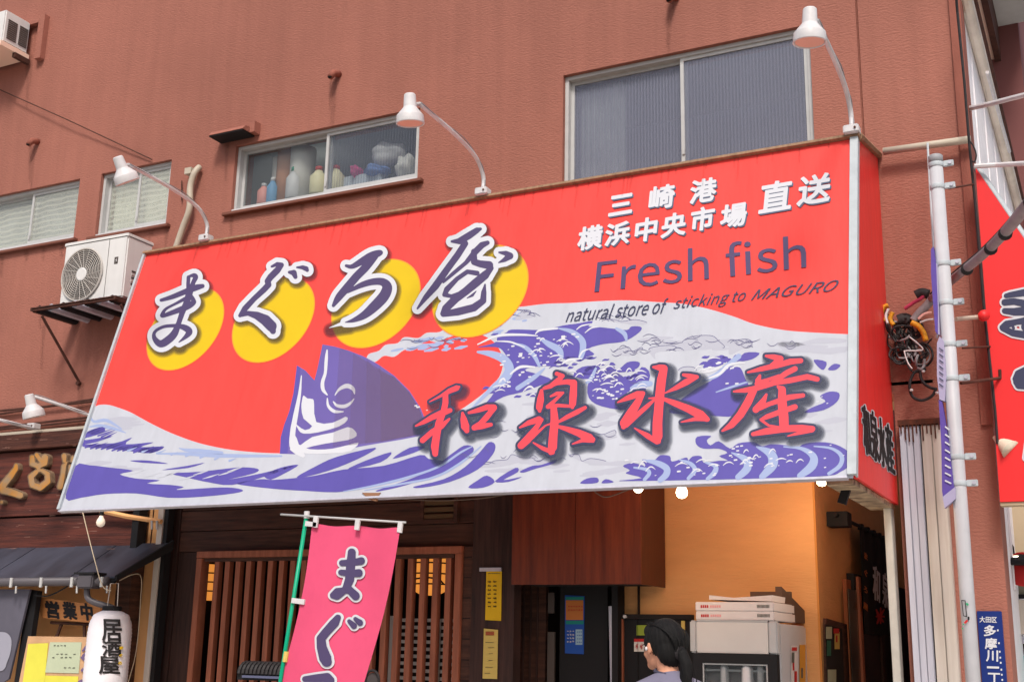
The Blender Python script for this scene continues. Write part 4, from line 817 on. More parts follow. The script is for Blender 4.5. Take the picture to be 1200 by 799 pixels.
obj('column', box(xpost+.003, -3.765, YF-.02, YF+.09, 0, 3.2), m_vwood, sf)
bar = None; xA, xB = fx(251.5, 720, YF), fx(341, 720, YF); st_ = (xB-xA)/7; x = xA; i = 0
while x < xlat1-.07:
    if bar is None: bar = obj('lattice_bar', box(x-.022, x+.022, YF-.02, YF+.03, 0, zt-.03), m_bar, sf); x00 = x
    else:
        c = bar.copy(); COL.objects.link(c); c.location.x = x-x00
    x += st_
# small louvred opening above the lattice
a_, b_ = atY(493, 614, YF), atY(538, 577, YF)
lo_ = obj('louvre', frame_boxes(a_.x, b_.x, a_.z, b_.z+.02, YF-.02, YF+.015, .03), m_dwood, sf)
for k in range(4): obj('louvre_slat', box(a_.x+.032, b_.x-.032, YF-.012, YF+.012, a_.z+.035+k*.05, a_.z+.068+k*.05), mat('olive slat', (104, 82, 56), .7, .8), lo_)
# dark interior behind everything
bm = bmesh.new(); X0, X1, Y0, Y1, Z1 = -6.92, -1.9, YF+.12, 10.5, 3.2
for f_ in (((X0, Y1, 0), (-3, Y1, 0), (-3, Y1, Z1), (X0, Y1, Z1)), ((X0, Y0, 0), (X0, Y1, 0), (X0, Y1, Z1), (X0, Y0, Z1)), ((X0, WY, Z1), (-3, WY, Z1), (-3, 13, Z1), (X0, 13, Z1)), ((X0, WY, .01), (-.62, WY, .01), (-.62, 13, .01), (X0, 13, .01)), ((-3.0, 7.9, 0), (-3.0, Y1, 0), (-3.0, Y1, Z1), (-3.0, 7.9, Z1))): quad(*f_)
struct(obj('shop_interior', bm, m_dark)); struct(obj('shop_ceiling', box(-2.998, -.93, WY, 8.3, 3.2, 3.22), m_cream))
# lit paper lanterns inside
def lant(px_, py0, py1, w, Y, label):
    t_, b_ = atY(px_, py0, Y), atY(px_, py1, Y); h = t_.z-b_.z; r = w/2
    t = root('paper_lantern', label, 'lantern', (t_.x, Y, b_.z), 'lit lanterns inside the shop')
    obj('shade', lathe([(r*.45, 0), (r*.9, h*.12), (r, h*.4), (r, h*.7), (r*.85, h*.92), (r*.45, h)], (t_.x, Y, b_.z), 20), m_lantglow, t, None, True)
    for k in (.25, .5, .75): obj('hoop', tube([(t_.x+r*1.01*math.cos(a*math.pi/10), Y+r*1.01*math.sin(a*math.pi/10), b_.z+h*k) for a in range(21)], .006, 5), m_black, t)
    obj('cord', tube([(t_.x, Y, b_.z+h), (t_.x, Y, 3.1)], .005, 5), m_black, t); return t
lant(505, 648, 697, .30, 8.1, 'large glowing orange lantern behind the right end of the lattice')
lant(247, 661, 703, .16, 8.0, 'small glowing orange lantern behind the first gap of the lattice')
lant(263, 668, 700, .13, 8.4, 'glowing orange lantern behind the second gap of the lattice')
strk = obj('lantern_ink_stroke', tube([atY(485, 678, 7.9), atY(500, 676, 7.9), atY(515, 678, 7.9), atY(520, 684, 7.9)], .007, 5), m_black); tag(strk, 'black ink stroke modelled as a tube in front of the large glowing lantern', 'hook')  # tube standing in for the ink drawing on the lantern paper
bl = root('slatted_blind', 'white slatted blind standing behind the right part of the lattice', 'blind', (atY(500, 799, 7.9).x, 7.9, 1.0))
a_, b_ = atY(458, 782, 7.9), atY(540, 722, 7.9)
for k in range(9): obj('slat', box(a_.x, b_.x, 7.89, 7.93, a_.z-.08+k*.052, a_.z-.056+k*.052), m_paperw, bl)
obj('upright', box(a_.x+.0, a_.x+.035, 7.86, 7.885, .2, b_.z+.0), m_paperw, bl); obj('upright', box(b_.x-.19, b_.x-.155, 7.86, 7.885, .2, b_.z-.02), m_paperw, bl)

# hanging veneer box
vx0, vx1 = atY(600, 640, 7.437).x, -2.80
vz = atY(751, 684, 7.437).z
vb = root('bulkhead_box', 'red brown veneer box hanging over the doorway under the sign', 'cabinet', (-3.2, 7.6, vz))
xm = atY(674, 640, 7.437).x
obj('front_panel', box(vx0, xm-.002, 7.437, 7.455, vz, 2.98), m_veneer, vb); obj('front_panel', box(xm+.002, vx1, 7.437, 7.455, vz, 2.98), m_veneer, vb)
obj('side_panel', box(vx1-.018, vx1-.001, 7.457, 7.912, vz, 2.98), mat('dark veneer side', (86, 42, 28), .5, .8, var=.2, stretch=(1, 6, .5)), vb)
obj('bottom_panel', box(vx0, vx1-.02, 7.457, 7.9, vz+.01, vz+.03), m_dark, vb)
# doorway with posters
dr = root('entrance_door', 'dark entrance door behind the hanging veneer box', 'door', (-3.3, 7.9, 0))
YD = 7.9
dx0, dx1 = fx(600, 740, YD), fx(728, 740, YD)
obj('door_leaf', box(fx(656, 740, YD), fx(712, 740, YD), YD, YD+.04, 0, 2.05), m_black, dr)
obj('door_leaf', box(dx0-.2, fx(636, 740, YD), YD+.05, YD+.09, 0, 2.05), m_dwood, dr)
for k in range(4): obj('door_batten', box(dx0+.01+k*.055, dx0+.022+k*.055, YD+.035, YD+.049, 0, 2.05), m_vwood, dr)
obj('stile', box(fx(641, 740, YD), fx(649, 740, YD), YD+.01, YD+.03, 0, atY(645, 740, YD).z), mat('taupe metal', (96, 88, 84), .5, .8), dr)
obj('stile', box(fx(641, 740, YD), fx(648, 740, YD), YD+.01, YD+.03, atY(645, 718, YD).z, atY(645, 694, YD).z), mat('taupe metal', (96, 88, 84), .5, .8), dr)
obj('transom', box(dx0, dx1, YD-.01, YD+.10, 2.052, 2.12), m_vwood, dr)
obj('pull_handle', tube([atY(716, 710, YD-.06), atY(718, 799, YD-.06), (atY(718, 799, YD-.06).x, YD-.06, .8)], .018, 10), m_steel, dr)
obj('door_frame', box(fx(722, 740, YD), fx(729, 740, YD), YD-.08, YD+.1, 0, 2.3), m_black, dr)
YP = YD-.006
def sheetpx(name, q, Y, m, parent=None, th=.003, label=None, cat=None):
    P = [atY(x, y, Y) for x, y in q]; o = obj(name, prism(P, (0, th, 0)), m, parent)
    if label: tag(o, label, cat)
    return o
def bars(name, rows, mp, m, parent, k=1):
    if name == 'small_print':
        R2 = []
        for x0, y0, x1, y1 in rows:          # each printed mark is a little cluster of strokes
            n_ = max(2, int((x1-x0)/.9)); w_ = (x1-x0)/n_
            for i in range(n_):
                a, b = x0+i*w_, x0+(i+.62)*w_; c = random.uniform(0, .35)*(y1-y0); R2.append((a, y0+c, b, y1-random.uniform(0, .35)*(y1-y0)))
            R2.append((x0, (y0+y1)/2-.22, x1-.3*w_, (y0+y1)/2+.22))
        o = None; V = []; F = []
        for x0, y0, x1, y1 in R2:
            n = len(V); V += [mp(x0, y1, k), mp(x1, y1, k), mp(x1, y0, k), mp(x0, y0, k)]; F.append((n, n+1, n+2, n+3))
        return stuff(obj(name, (V, F), m, parent))
    V = []; F = []
    for x0, y0, x1, y1 in rows:
        n = len(V); V += [mp(x0, y1, k), mp(x1, y1, k), mp(x1, y0, k), mp(x0, y0, k)]; F.append((n, n+1, n+2, n+3))
    return obj(name, (V, F), m, parent)
po = root('poster', 'blue and orange poster on the dark entrance door', 'poster', atY(673, 732, YP))
sheetpx('paper', [(662, 765), (684, 766), (685, 698), (662, 697)], YP, m_bluep, po)
bars('panel', [(663, 703, 683.5, 726)], ymap(YP-.002), m_orp, po); bars('panel', [(663, 699, 684, 702.5), (663, 727, 684, 731)], ymap(YP-.003), m_teal, po)
bars('panel', [(674.5, 737, 682.5, 755)], ymap(YP-.002), mat('pale blue print', (150, 180, 200), .6), po)
random.seed(3)
bars('small_print', [(666+i*3, 709+j*4, 668+i*3, 711.5+j*4) for i in range(6) for j in range(2)], ymap(YP-.004), m_redp, po)
bars('small_print', [(664.5+i*3.2, 738+j*4, 666.7+i*3.2, 740.5+j*4) for i in range(3) for j in range(4)], ymap(YP-.004), m_paperw, po)
bars('small_print', [(676+i*2.2, 739+j*4, 677.5+i*2.2, 741+j*4) for i in range(3) for j in range(4)], ymap(YP-.005), m_bluep, po)
YC = YF-.03
n1 = root('notice', 'yellow hanging notice strip with two columns of print on the dark column', 'notice', atY(578, 697, YC))
sheetpx('paper', [(568.5, 726), (587, 727), (588, 669), (570, 667.5)], YC, m_yellowp, n1)
bars('small_print', [(571.5+i*6.5+random.uniform(0, .6), 680+j*4.8, 575.5+i*6.5, 682.6+j*4.8) for i in range(2) for j in range(7)], ymap(YC-.003), m_txt, n1)
bars('small_print', [(572, 671, 586, 672)], ymap(YC-.003), m_txtg, n1)
n2 = root('notice', 'cream lower notice strip with a red heading on the dark column', 'notice', atY(574, 765, YC))
sheetpx('paper', [(565.5, 794.5), (582.5, 795), (583.5, 737.5), (567, 736)], YC, m_creamp, n2)
bars('heading', [(569, 739.5, 579, 744)], ymap(YC-.003), mat('rust print', (160, 84, 50), .6), n2)
bars('small_print', [(568+random.uniform(0, 6), y, 574+random.uniform(0, 6), y+.8) for y in (752, 758, 765, 773, 781, 788)], ymap(YC-.003), m_txtg, n2)
cz = atY(573, 664, YC)
tag(obj('clip_rail', box(cz.x-.07, cz.x+.10, YC-.01, YC+.005, cz.z-.03, cz.z-.005), m_steel), 'small metal clip rail above the yellow notice', 'clip')

# ochre wall, side wall, blackboard, fridge
YO = 7.95; xc = atY(957, 640, YO).x
ow = root('ochre_wall', 'ochre plastered wall of the shop entrance, lit by warm bulbs', 'wall', (-2.3, YO, 0))
obj('front_plaster', box(fx(724, 700, YO), xc, YO, YO+.1, 0, 3.19), m_orange, ow)
obj('side_plaster', box(xc-.1, xc-.0015, YO+.101, 12.9, 0, 3.19), m_orange, ow)
obj('corner_bead', box(xc-.012, xc+.002, YO-.003, YO+.01, 0, 3.18), mat('ochre bead', (196, 132, 68), .8), ow)
bk = root('menu_blackboard', 'black framed menu board low on the ochre wall behind the person', 'board', atY(770, 760, YO-.05))
a_, b_ = atY(729, 760, YO-.03), atY(812, 722, YO-.03)
obj('board', box(a_.x+.02, b_.x, YO-.04, YO-.002, .6, b_.z-.02), m_black, bk)
obj('frame_top', box(a_.x, b_.x, YO-.06, YO-.003, b_.z-.019, b_.z+.012), m_dark, bk)
obj('frame_side', box(a_.x-.005, a_.x+.018, YO-.06, YO-.003, .6, b_.z-.02), m_bar, bk)
YK = YO-.045
obj('green_sticker', prism([atY(x, y, YK) for x, y in ((746, 744), (760, 744), (760, 732), (746, 732))], (0, .002, 0)), mat('lime sticker', (150, 170, 60), .6, .9), bk)
obj('red_sticker', prism([atY(x, y, YK) for x, y in ((743, 763), (755, 763), (755, 748), (743, 748))], (0, .002, 0)), m_paperw, bk)
bars('red_band', [(743, 748, 755, 751.5)], ymap(YK-.002), m_redp, bk); bars('small_print', [(745, 753, 748, 761), (750, 753, 753, 761)], ymap(YK-.002), m_redp, bk)
obj('pale_edge', box(atY(799, 740, YK).x, atY(803, 740, YK).x, YK-.01, YK, .6, atY(800, 727, YK).z), m_creamp, bk)
obj('hook_knob', lathe([(.012, 0), (.012, .02)], atY(733, 722, YO-.06), 10, (0, -1, 0)), m_lamp, bk)
fz = 1.775; f0, f1, fy0, fy1 = -2.397, -1.861, 7.2, 7.93
fg = root('display_fridge', 'white glass door display fridge in front of the ochre wall', 'fridge', (-2.13, 7.5, 0))
obj('cabinet', box(f0, f1, fy0+.07, fy1, .08, fz-.012, .01), m_fside, fg)
hz = atY(860, 765, fy0).z
obj('header', box(f0+.045, f1-.055, fy0+.004, fy0+.068, hz, fz-.006), m_fridge, fg)
obj('header_trim', box(f0, f0+.043, fy0, fy0+.068, hz-.0, fz, .008), m_alu, fg); obj('header_trim', box(f1-.053, f1+.002, fy0, fy0+.068, hz, fz, .008), m_alu, fg)
obj('header_trim', box(f0+.045, f1-.055, fy0+.0, fy0+.06, fz-.005, fz+.002), m_alu, fg)
dz = atY(860, 773, fy0).z
obj('door_frame', frame_boxes(f0+.02, f1-.005, .3, hz-.003, fy0-.005, fy0+.06, .055), m_black, fg)
obj('door_glass', box(f0+.076, f1-.062, fy0+.012, fy0+.018, .36, hz-.06), g_clear, fg)
obj('door_gasket', frame_boxes(f0+.077, f1-.063, .357, hz-.06, fy0+.002, fy0+.010, .008), m_alu, fg)
obj('interior', box(f0+.08, f1-.066, fy0+.07-.004, fy0+.075-.006, .36, hz-.06), mat('fridge inside', (150, 146, 146), .6, .8, var=.3, scale=5), fg)
for zz in (1.0, 1.28, 1.5): obj('shelf_edge', box(f0+.08, f1-.066, fy0+.03, fy0+.055, zz-.02, zz-.008), m_alu, fg)
for xx, w_ in ((f0+.20, .05), (f0+.34, .07), (f0+.42, .04)): obj('stored_bottle', lathe([(w_*.5, 0), (w_*.55, .02), (w_*.5, .13), (w_*.2, .17), (w_*.2, .2)], (xx, fy0+.04, 1.37), 12), m_lamp, fg, None, True)
sm = xmap(f1+.002, .001)
bars('side_notice', [(927, 756, 935, 799)], sm, m_card, fg); bars('side_notice', [(937, 755, 944, 799)], sm, mat('amber notice', (226, 160, 60), .6, .9), fg, 2)
stuff(bars('side_print', [(928, 758, 934, 762), (929, 770, 931, 785), (931, 786, 934, 799)], sm, m_redp, fg, 3)); stuff(bars('side_print', [(928, 764, 931, 776), (939, 782, 941, 794)], sm, m_txtg, fg, 4))
# cartons on the fridge
def carton(x0p, y0p, x1p, y1p, lab, dep=.36, m=m_card, prt=True, Y=7.21):
    a, b = atY(x0p, y1p, Y), atY(x1p, y0p, Y); t = root('carton', lab, 'box', (a.x, Y, a.z), 'cartons on the display fridge')
    obj('carton_body', box(a.x, b.x, Y, Y+dep, a.z, b.z, .004), m, t)
    if prt:
        w_ = x1p-x0p; ym = ymap(Y-.001); yc = (y0p+y1p)/2
        bars('red_print', [(x0p+6+i*2.4, yc-1.6, x0p+7.8+i*2.4, yc+1.6) for i in range(4)], ym, m_redp, t); bars('pink_print', [(x0p+17+i*2.6, yc-1.4, x0p+19+i*2.6, yc+1.4) for i in range(5)], ym, mat('pink print', (226, 160, 160), .6), t)
        bars('barcode', [(x1p-19+i*1.5, yc-2, x1p-18.1+i*1.5, yc+1.8) for i in range(10)], ym, m_txtg, t)
    return t
carton(815.5, 716, 906.5, 726, 'lowest white carton on the display fridge', .55)
carton(815, 705, 906, 715.3, 'middle white carton on the display fridge', .52)
Y = 7.25
o = prism([atY(831, 702, Y), atY(905, 704.3, Y), atY(905, 697, Y), atY(860, 700, Y), atY(831, 697, Y)], (0, .5, 0)); tag(obj('flattened_carton', o, m_card), 'crumpled flattened white carton topmost of the stack on the fridge', 'carton')
tag(obj('brown_board', box(atY(880, 694, 7.7).x, atY(927, 694, 7.7).x, 7.68, 7.72, 1.79, atY(900, 693, 7.7).z), m_brcard), 'dark brown board leaning behind the white cartons', 'board')
tag(obj('brown_carton', prism([(-1.90, 7.5, 1.78), (-1.862, 7.92, 1.78), (-1.862, 7.92, 1.86), (-1.90, 7.5, 1.99)], (-.04, 0, 0)), m_brcard), 'brown carton edge at the back of the fridge top', 'carton')

# side wall: noren, poster, glass door
XS = xc; XM = xmap(XS+.012, .004)
def xsheet(name, q, X, m, parent=None, th=.01):
    P = [atX(x, y, X) for x, y in q]; return obj(name, prism(P, (th, 0, 0)), m, parent)
pr = root('framed_poster', 'brown framed glass case with a small red tag on the ochre side wall', 'frame', atX(977, 760, XS))
xsheet('frame', [(966, 799.5), (994, 830), (989, 731), (964.5, 724)], XS+.002, m_dwood, pr, .02)
xsheet('glass_face', [(969, 799), (990, 822), (986.5, 736), (967, 731)], XS+.024, m_dark, pr, .002)
bars('pale_print', [(968, 734, 975, 748), (970, 784, 980, 799)], xmap(XS+.028), m_greenp, pr); bars('green_print', [(969, 750, 974, 768)], xmap(XS+.028), mat('bottle green', (50, 110, 90), .5), pr)
bars('tag', [(978, 740, 984, 760)], xmap(XS+.030), m_creamp, pr, 2); bars('tag_head', [(977, 736, 983.5, 742)], xmap(XS+.030), m_redp, pr, 4); bars('tag_print', [(979.5, 744, 981.5, 752)], xmap(XS+.030), m_redp, pr, 4)
gd = root('side_door', 'black framed glass door in the ochre side wall under the noren', 'door', atX(1010, 780, XS))
ya_, yb_ = atX(993, 700, XS).y, atX(1060, 760, XS).y
zb = atX(994, 672, XS).z
obj('door_frame', box(XS+.001, XS+.05, ya_, yb_+1, 0, zb), m_black, gd)
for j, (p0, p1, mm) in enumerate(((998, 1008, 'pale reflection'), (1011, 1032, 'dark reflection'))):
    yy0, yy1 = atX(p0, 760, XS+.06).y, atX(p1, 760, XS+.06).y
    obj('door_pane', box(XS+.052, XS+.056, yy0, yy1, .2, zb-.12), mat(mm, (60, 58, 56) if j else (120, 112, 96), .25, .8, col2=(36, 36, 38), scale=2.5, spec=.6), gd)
obj('door_stile', box(XS+.051, XS+.07, atX(1008.5, 760, XS+.06).y, atX(1011, 760, XS+.06).y, 0, zb-.02), m_bar, gd)
obj('door_stile', box(XS+.051, XS+.07, atX(1032.5, 760, XS+.06).y, atX(1036, 760, XS+.06).y, 0, zb-.02), m_vwood, gd)
obj('wall_panel', box(XS+.003, XS+.03, ya_-.16, ya_-.004, 0, zb-.05), mat('copper brown trim', (176, 100, 60), .6, .8), gd)
nr = root('noren', 'black noren curtain with white characters and a red crest beside the ochre wall', 'curtain', atX(1020, 620, -1.7))
XN = -1.7
nb = bmesh.new(); n = 26; y0_, y1_ = 9.03, 10.25; zt_, zn = 2.50, atX(1012, 742, XN).z; g_ = []
for i in range(n+1):
    y_ = y0_+(y1_-y0_)*i/n; xw = XN+.012*math.sin(i*.9); g_.append([nb.verts.new((xw, y_, zt_)), nb.verts.new((xw+.006*math.sin(i*1.3), y_, zn))])
for i in range(n): nb.faces.new((g_[i][0], g_[i+1][0], g_[i+1][1], g_[i][1]))
obj('cloth', nb, m_cloth, nr, None, True)
obj('rod', tube([(XN, 8.2, 2.50), (XN, 10.4, 2.50)], .014, 8), m_black, nr)
for k in range(5): obj('loop', box(XN-.018, XN+.018, y0_+.03+k*.24, y0_+.09+k*.24, 2.48, 2.52), m_cloth, nr)
NM = xmap(XN+.022, .001)
text('white_character', '和', [(1023.5, 700), (1031, 708), (1031, 668), (1023, 660)], NM, 1, m_lwhite, nr, .5)
text('white_character', '泉', [(1034.5, 708), (1042, 716), (1041, 676), (1034, 668)], NM, 1, m_lwhite, nr, .5)
text('red_characters', 'まぐろ屋', [(1012, 712), (1017, 716), (1017, 650), (1012, 645)], NM, 1, m_orp, nr, .2, vertical=True)
strokes_part('red_crest', [[(1027, 714, .8), (1030, 722, 2), (1035, 728, 1)], [(1036, 714, .8), (1031, 722, 2), (1028, 730, 1)], [(1032, 712, .8), (1032, 730, .8)], [(1027, 722, 1), (1036, 722, 1)]], NM, 2, m_redp, nr)
bkx = root('wall_bracket', 'black box bracket sticking out of the ochre wall above the noren', 'bracket', atX(990, 612, XS))
a_ = atX(982, 617, -1.72); obj('bracket_arm', box(XS-.0, XS+.14, a_.y-.10, a_.y+.05, 2.43, 2.53, .004), m_black, bkx)
# white jamb, pillar fittings
xj0, xj1 = atY(1036.5, 590, 7.45).x, atY(1045.5, 590, 7.45).x
tag(obj('door_jamb', box(xj0, xj1, 7.40, 7.5, 0, 2.50, .004), mat('chalky white paint', (196, 192, 184), .7, .8, var=.12, scale=12)), 'chalky white upright board beside the side entrance', 'post')
def rail(x0, x1, m, lab, n_):
    t = root('shutter_rail', lab, 'rail', ((x0+x1)/2, 7.45, 0), 'shutter guide rails on the pillar'); w_ = (x1-x0)/n_
    obj('channel', box(x0, x1, 7.43, 7.496, .0, 2.93), m, t)
    for k in range(n_): obj('rib', box(x0+k*w_+.002, x0+(k+1)*w_-.003, 7.412+.005*(k % 2), 7.429, 0, 2.925, .002), m, t)
    obj('rusty_top', box(x0-.004, x1+.004, 7.40, 7.497, 2.932, 2.965), m_rustmat, t)
    for k in range(5): obj('rust_streak', box(x0+.01+k*(x1-x0)*.19, x0+.018+k*(x1-x0)*.19, 7.4005, 7.4045, 2.93-random.uniform(.03, .11), 2.93), m_rustmat, t)
rail(-1.132, -1.015, m_steel, 'silver ribbed shutter rail with a rusty top, left of the pair', 3)
rail(-1.008, -.885, m_beige, 'beige ribbed shutter rail with a rusty top, right of the pair', 2)
pl_ = root('address_plate', 'blue street address plate with white characters low on the pillar', 'sign', (-.70, 7.48, 1.5))
obj('plate', box(-.775, -.642, 7.482, 7.496, 1.15, 1.848, .003), m_blue, pl_)
AM = ymap(7.480, .0008)
text('lettering', '大田区', rectq(1158, 725.5, 20, 7, .03, 0), AM, 1, m_lwhite, pl_, .15)
for ch, cy_ in (('多', 738.5), ('摩', 753.5), ('川', 768), ('一', 781.5), ('丁', 794.5), ('目', 809)): text('lettering', ch, rectq(1160+(cy_-738)*.085, cy_, 13.5, 12.5 if ch != '一' else 1.6, .03, 0), AM, 1, m_lwhite, pl_, .4)
bars('small_reading', [(1168.5+(y-738)*.09, y, 1170.3+(y-738)*.09, y+2.2) for y in (737, 752, 762, 769, 775, 783, 789, 795)], AM, m_lwhite, pl_)
# pole with bands, banner
PX, PY_ = -.757, 6.9
pole = root('street_pole', 'white painted street pole with clamp bands in front of the pillar', 'pole', (PX, PY_, 0))
obj('shaft', tube([(PX, PY_, 0), (PX, PY_, 4.37)], .038, 24), m_pole, pole, None, True)
obj('cap', lathe([(.041, 0), (.041, .045), (.034, .052)], (PX, PY_, 4.365), 20), mat('grey cap', (150, 150, 154), .5), pole, None, True)
for yy in (192, 218, 309, 355, 404, 444, 536, 567):
    z_ = atY(1110, yy, PY_).z; bnd = obj('band', lathe([(.0405, -.014), (.042, -.012), (.042, .012), (.0405, .014)], (PX, PY_, z_), 24), m_trim, pole, None, True)
    obj('lug', box(PX+.040, PX+.098, PY_-.012, PY_+.004, z_-.018, z_+.018, .003), m_trim, bnd); obj('bolt', lathe([(.010, 0), (.010, .008)], (PX+.078, PY_-.013, z_), 8, (0, -1, 0)), m_steel, bnd)
sm = ymap(PY_-.045, .001)
stuff(strokes_part('sticker_mark', [[(1127, 703, .5), (1131, 703.5, .5), (1133, 722, .5), (1129, 721, .5), (1127, 703, .5)], [(1135, 723, 1.2), (1135, 725, 1.2)]], sm, 1, m_black, pole, 0, .25))
stuff(strokes_part('sticker_mark', [[(1133, 707, 1.2), (1134, 708, 1.2)], [(1128, 736, 1)], [(1129, 731, .9)]], sm, 2, mat('green dot', (40, 160, 110), .5), pole, 0, .25))
stuff(strokes_part('sticker_mark', [[(1131, 729, 1.3), (1133, 727, 1.3)]], sm, 3, m_redp, pole, 0, .25))
bn = root('street_banner', 'narrow purple street banner seen edge on along the white pole', 'banner', (-.82, 6.8, 3))
def bansheet(nm, q, m, Y=6.86): obj(nm, prism([atY(x, y, Y) for x, y in q], (0, .05, 0)), m, bn)
bansheet('upper_cloth', [(1091, 292), (1094, 289), (1097, 310), (1099, 360), (1099, 392), (1096, 388), (1093, 350), (1091, 320)], m_purpleban)
bansheet('edge_strip', [(1097, 308), (1098.5, 310), (1101, 392), (1099.2, 392), (1099.1, 360)], m_bann2)
bansheet('lower_cloth', [(1098, 402), (1101, 394), (1106, 400), (1109, 440), (1107, 470), (1101, 468), (1098, 440)], m_bann2, 6.855)
bansheet('purple_cloth', [(1100, 468), (1104, 470), (1112, 520), (1119, 578), (1106, 590), (1104, 575), (1103, 520)], m_purpleban)
bansheet('tip', [(1104.5, 582), (1119.5, 570), (1120, 584), (1107, 595)], m_bann2, 6.85)
strokes_part('banner_mark', [[(1108, 500+k*9, .9), (1112+k*.3, 503+k*9, .9)] for k in range(8)], ymap(6.855), 2, m_lwhite, bn, 0, .3)
strokes_part('banner_mark', [[(1101, 408+k*7, .7), (1105, 411+k*7, .7)] for k in range(7)], ymap(6.85), 2, m_ink2, bn, 0, .3)
tag(obj('banner_rod', tube([atY(1087, 168, 7.3), atY(1094, 292, 7.1), atY(1098, 396, 7.0)], .007, 6), m_trim), 'thin white rod hanging from the beige pipe beside the street pole', 'rod')
tag(obj('wall_pipe', tube([(UR+.05, 7.42, 4.71), (-.60, 7.42, 4.70)], .024, 12), m_pipe, None, None, True), 'beige horizontal pipe on the wall between the sign and the building corner', 'pipe')
for k, (p0, p1, r_, mm, lab) in enumerate((((1112, 221), (1141, 216), .006, m_rust, 'upper thin rod from the street pole to the corner'), ((1120, 374), (1152, 371), .013, m_pipe, 'pale tube from the street pole towards the next shop'), ((1128, 408), (1160, 406), .006, m_rust, 'thin rod below the pale tube'), ((1126, 449), (1172, 443), .009, m_rust, 'bent rod reaching past the building corner'))):
    o = tube([atY(*p0, 7.0), atY(*p1, 7.3)], r_, 8)
    if k == 3: tube([atY(1172, 443, 7.3), atY(1171.5, 433, 7.3)], r_, 8, o)
    tag(obj('tie_rod', o, mm), lab, 'rod')
tag(obj('red_plug', lathe([(.03, 0), (.034, .02), (.03, .045)], atY(1152, 371, 7.25), 12, (.3, -1, 0)), m_red2, None, None, True), 'red round plug on the end of the pale tube', 'plug')
tag(obj('corner_cable', tube([atY(1120, -10, 7.2), atY(1122, 15, 7.25), atY(1130, 95, 7.28), atY(1136, 170, 7.3), atY(1143, 240, 7.3), atY(1153, 360, 7.3), atY(1166, 480, 7.3), atY(1169, 520, 7.3)], .009, 6), m_rubber), 'long black cable running down the corner of the building', 'cable')
tag(obj('cable_loop', tube([Vector(p) for p in smooth_path([tuple(atY(x, y, 7.25)) for x, y in ((1136, 165), (1141, 172), (1144, 182), (1142, 190), (1138, 188))], 5)], .005, 6), m_rubber), 'small black wire loop at the corner above the next sign', 'cable')
tag(obj('horn_speaker', lathe([(.012, 0), (.02, .03), (.055, .13), (.058, .135)], atY(1165, 512, 7.35), 16, (.75, -.5, -.75)), mat('ivory horn', (220, 210, 190), .5), None, None, True), 'small ivory horn sticking out of the building corner', 'speaker')
# wire tangle
wt = root('junction_wires', 'tangled black wires with yellow conduits and a junction on the wall', 'wires', atY(1065, 400, 7.4))
def wire(nm, pts, r_, m, Y=7.38):
    P = smooth_path([tuple(atY(x, y, Y+(dy[0] if dy else 0))) for x, y, *dy in pts], 6); obj(nm, tube([Vector(p) for p in P], r_, 8), m, wt, None, True)
wire('yellow_conduit', [(1036, 377), (1033, 370), (1035, 361), (1041, 358)], .016, m_cyel); wire('yellow_conduit', [(1047, 381), (1043, 374), (1046, 366)], .014, m_cyel, 7.35)
wire('yellow_conduit', [(1068, 378), (1076, 382), (1082, 390), (1085, 399)], .017, m_cyel, 7.33)
wire('white_wire', [(1040, 379), (1038, 370), (1041, 362)], .008, m_lamp, 7.32); wire('pink_cable', [(1060, 362), (1070, 355), (1079, 350), (1084, 345)], .012, m_cpink, 7.35)
wire('grey_cable', [(1070, 376), (1078, 366), (1086, 358), (1092, 350)], .026, m_gcable, 7.36); wire('black_box_lead', [(1073, 346), (1080, 343), (1088, 345)], .03, m_rubber, 7.36)
wire('white_wire', [(1078, 378), (1086, 375), (1094, 374)], .006, m_lamp, 7.33); wire('white_wire', [(1076, 374), (1083, 368), (1092, 366)], .008, mat('salmon wire', (230, 180, 170), .5), 7.33)
wire('black_loop', [(1085, 432), (1072, 436), (1066, 450), (1069, 464), (1080, 469), (1092, 464), (1097, 455)], .009, m_rubber, 7.36)
wire('black_loop', [(1078, 433), (1080, 445), (1088, 453), (1098, 456)], .009, m_rubber, 7.36)
random.seed(21)
for k in range(26):
    cx_, cy_ = random.uniform(1052, 1084), random.uniform(384, 425); a0 = random.uniform(0, 6); r1, r2 = random.uniform(5, 15), random.uniform(5, 18)
    wire('black_wire', [(cx_+r1*math.cos(a0+q*.9), min(436, cy_+r2*math.sin(a0+q*.9)), random.uniform(-.05, .03)) for q in range(6)], random.uniform(.004, .009), m_rubber if k % 5 else m_gcable, 7.39)
for k in range(9): wire('black_wire', [(1036+k*2, 364+k*2+random.uniform(-3, 3)), (1040+k*2, 385+random.uniform(-5, 5)), (1052+k*2, 400), (1060+k*2.5, 425)], .008, [m_rubber, m_rubber, m_txtg, m_rubber, mat('red wire', (150, 60, 60), .5)][k % 5], 7.40)
wire('white_wire', [(1066, 395), (1075, 402), (1081, 410), (1062, 411), (1060, 413), (1064, 425), (1069, 432)], .004, m_lamp, 7.27)
wire('junction', [(1053, 376), (1060, 374), (1066, 378)], .04, m_rubber, 7.40)
for x, y in ((1068, 457), (1098, 460), (1082, 435)): obj('cable_tie', lathe([(.008, -.006), (.011, 0), (.008, .006)], atY(x, y, 7.34), 8), m_lamp, wt)
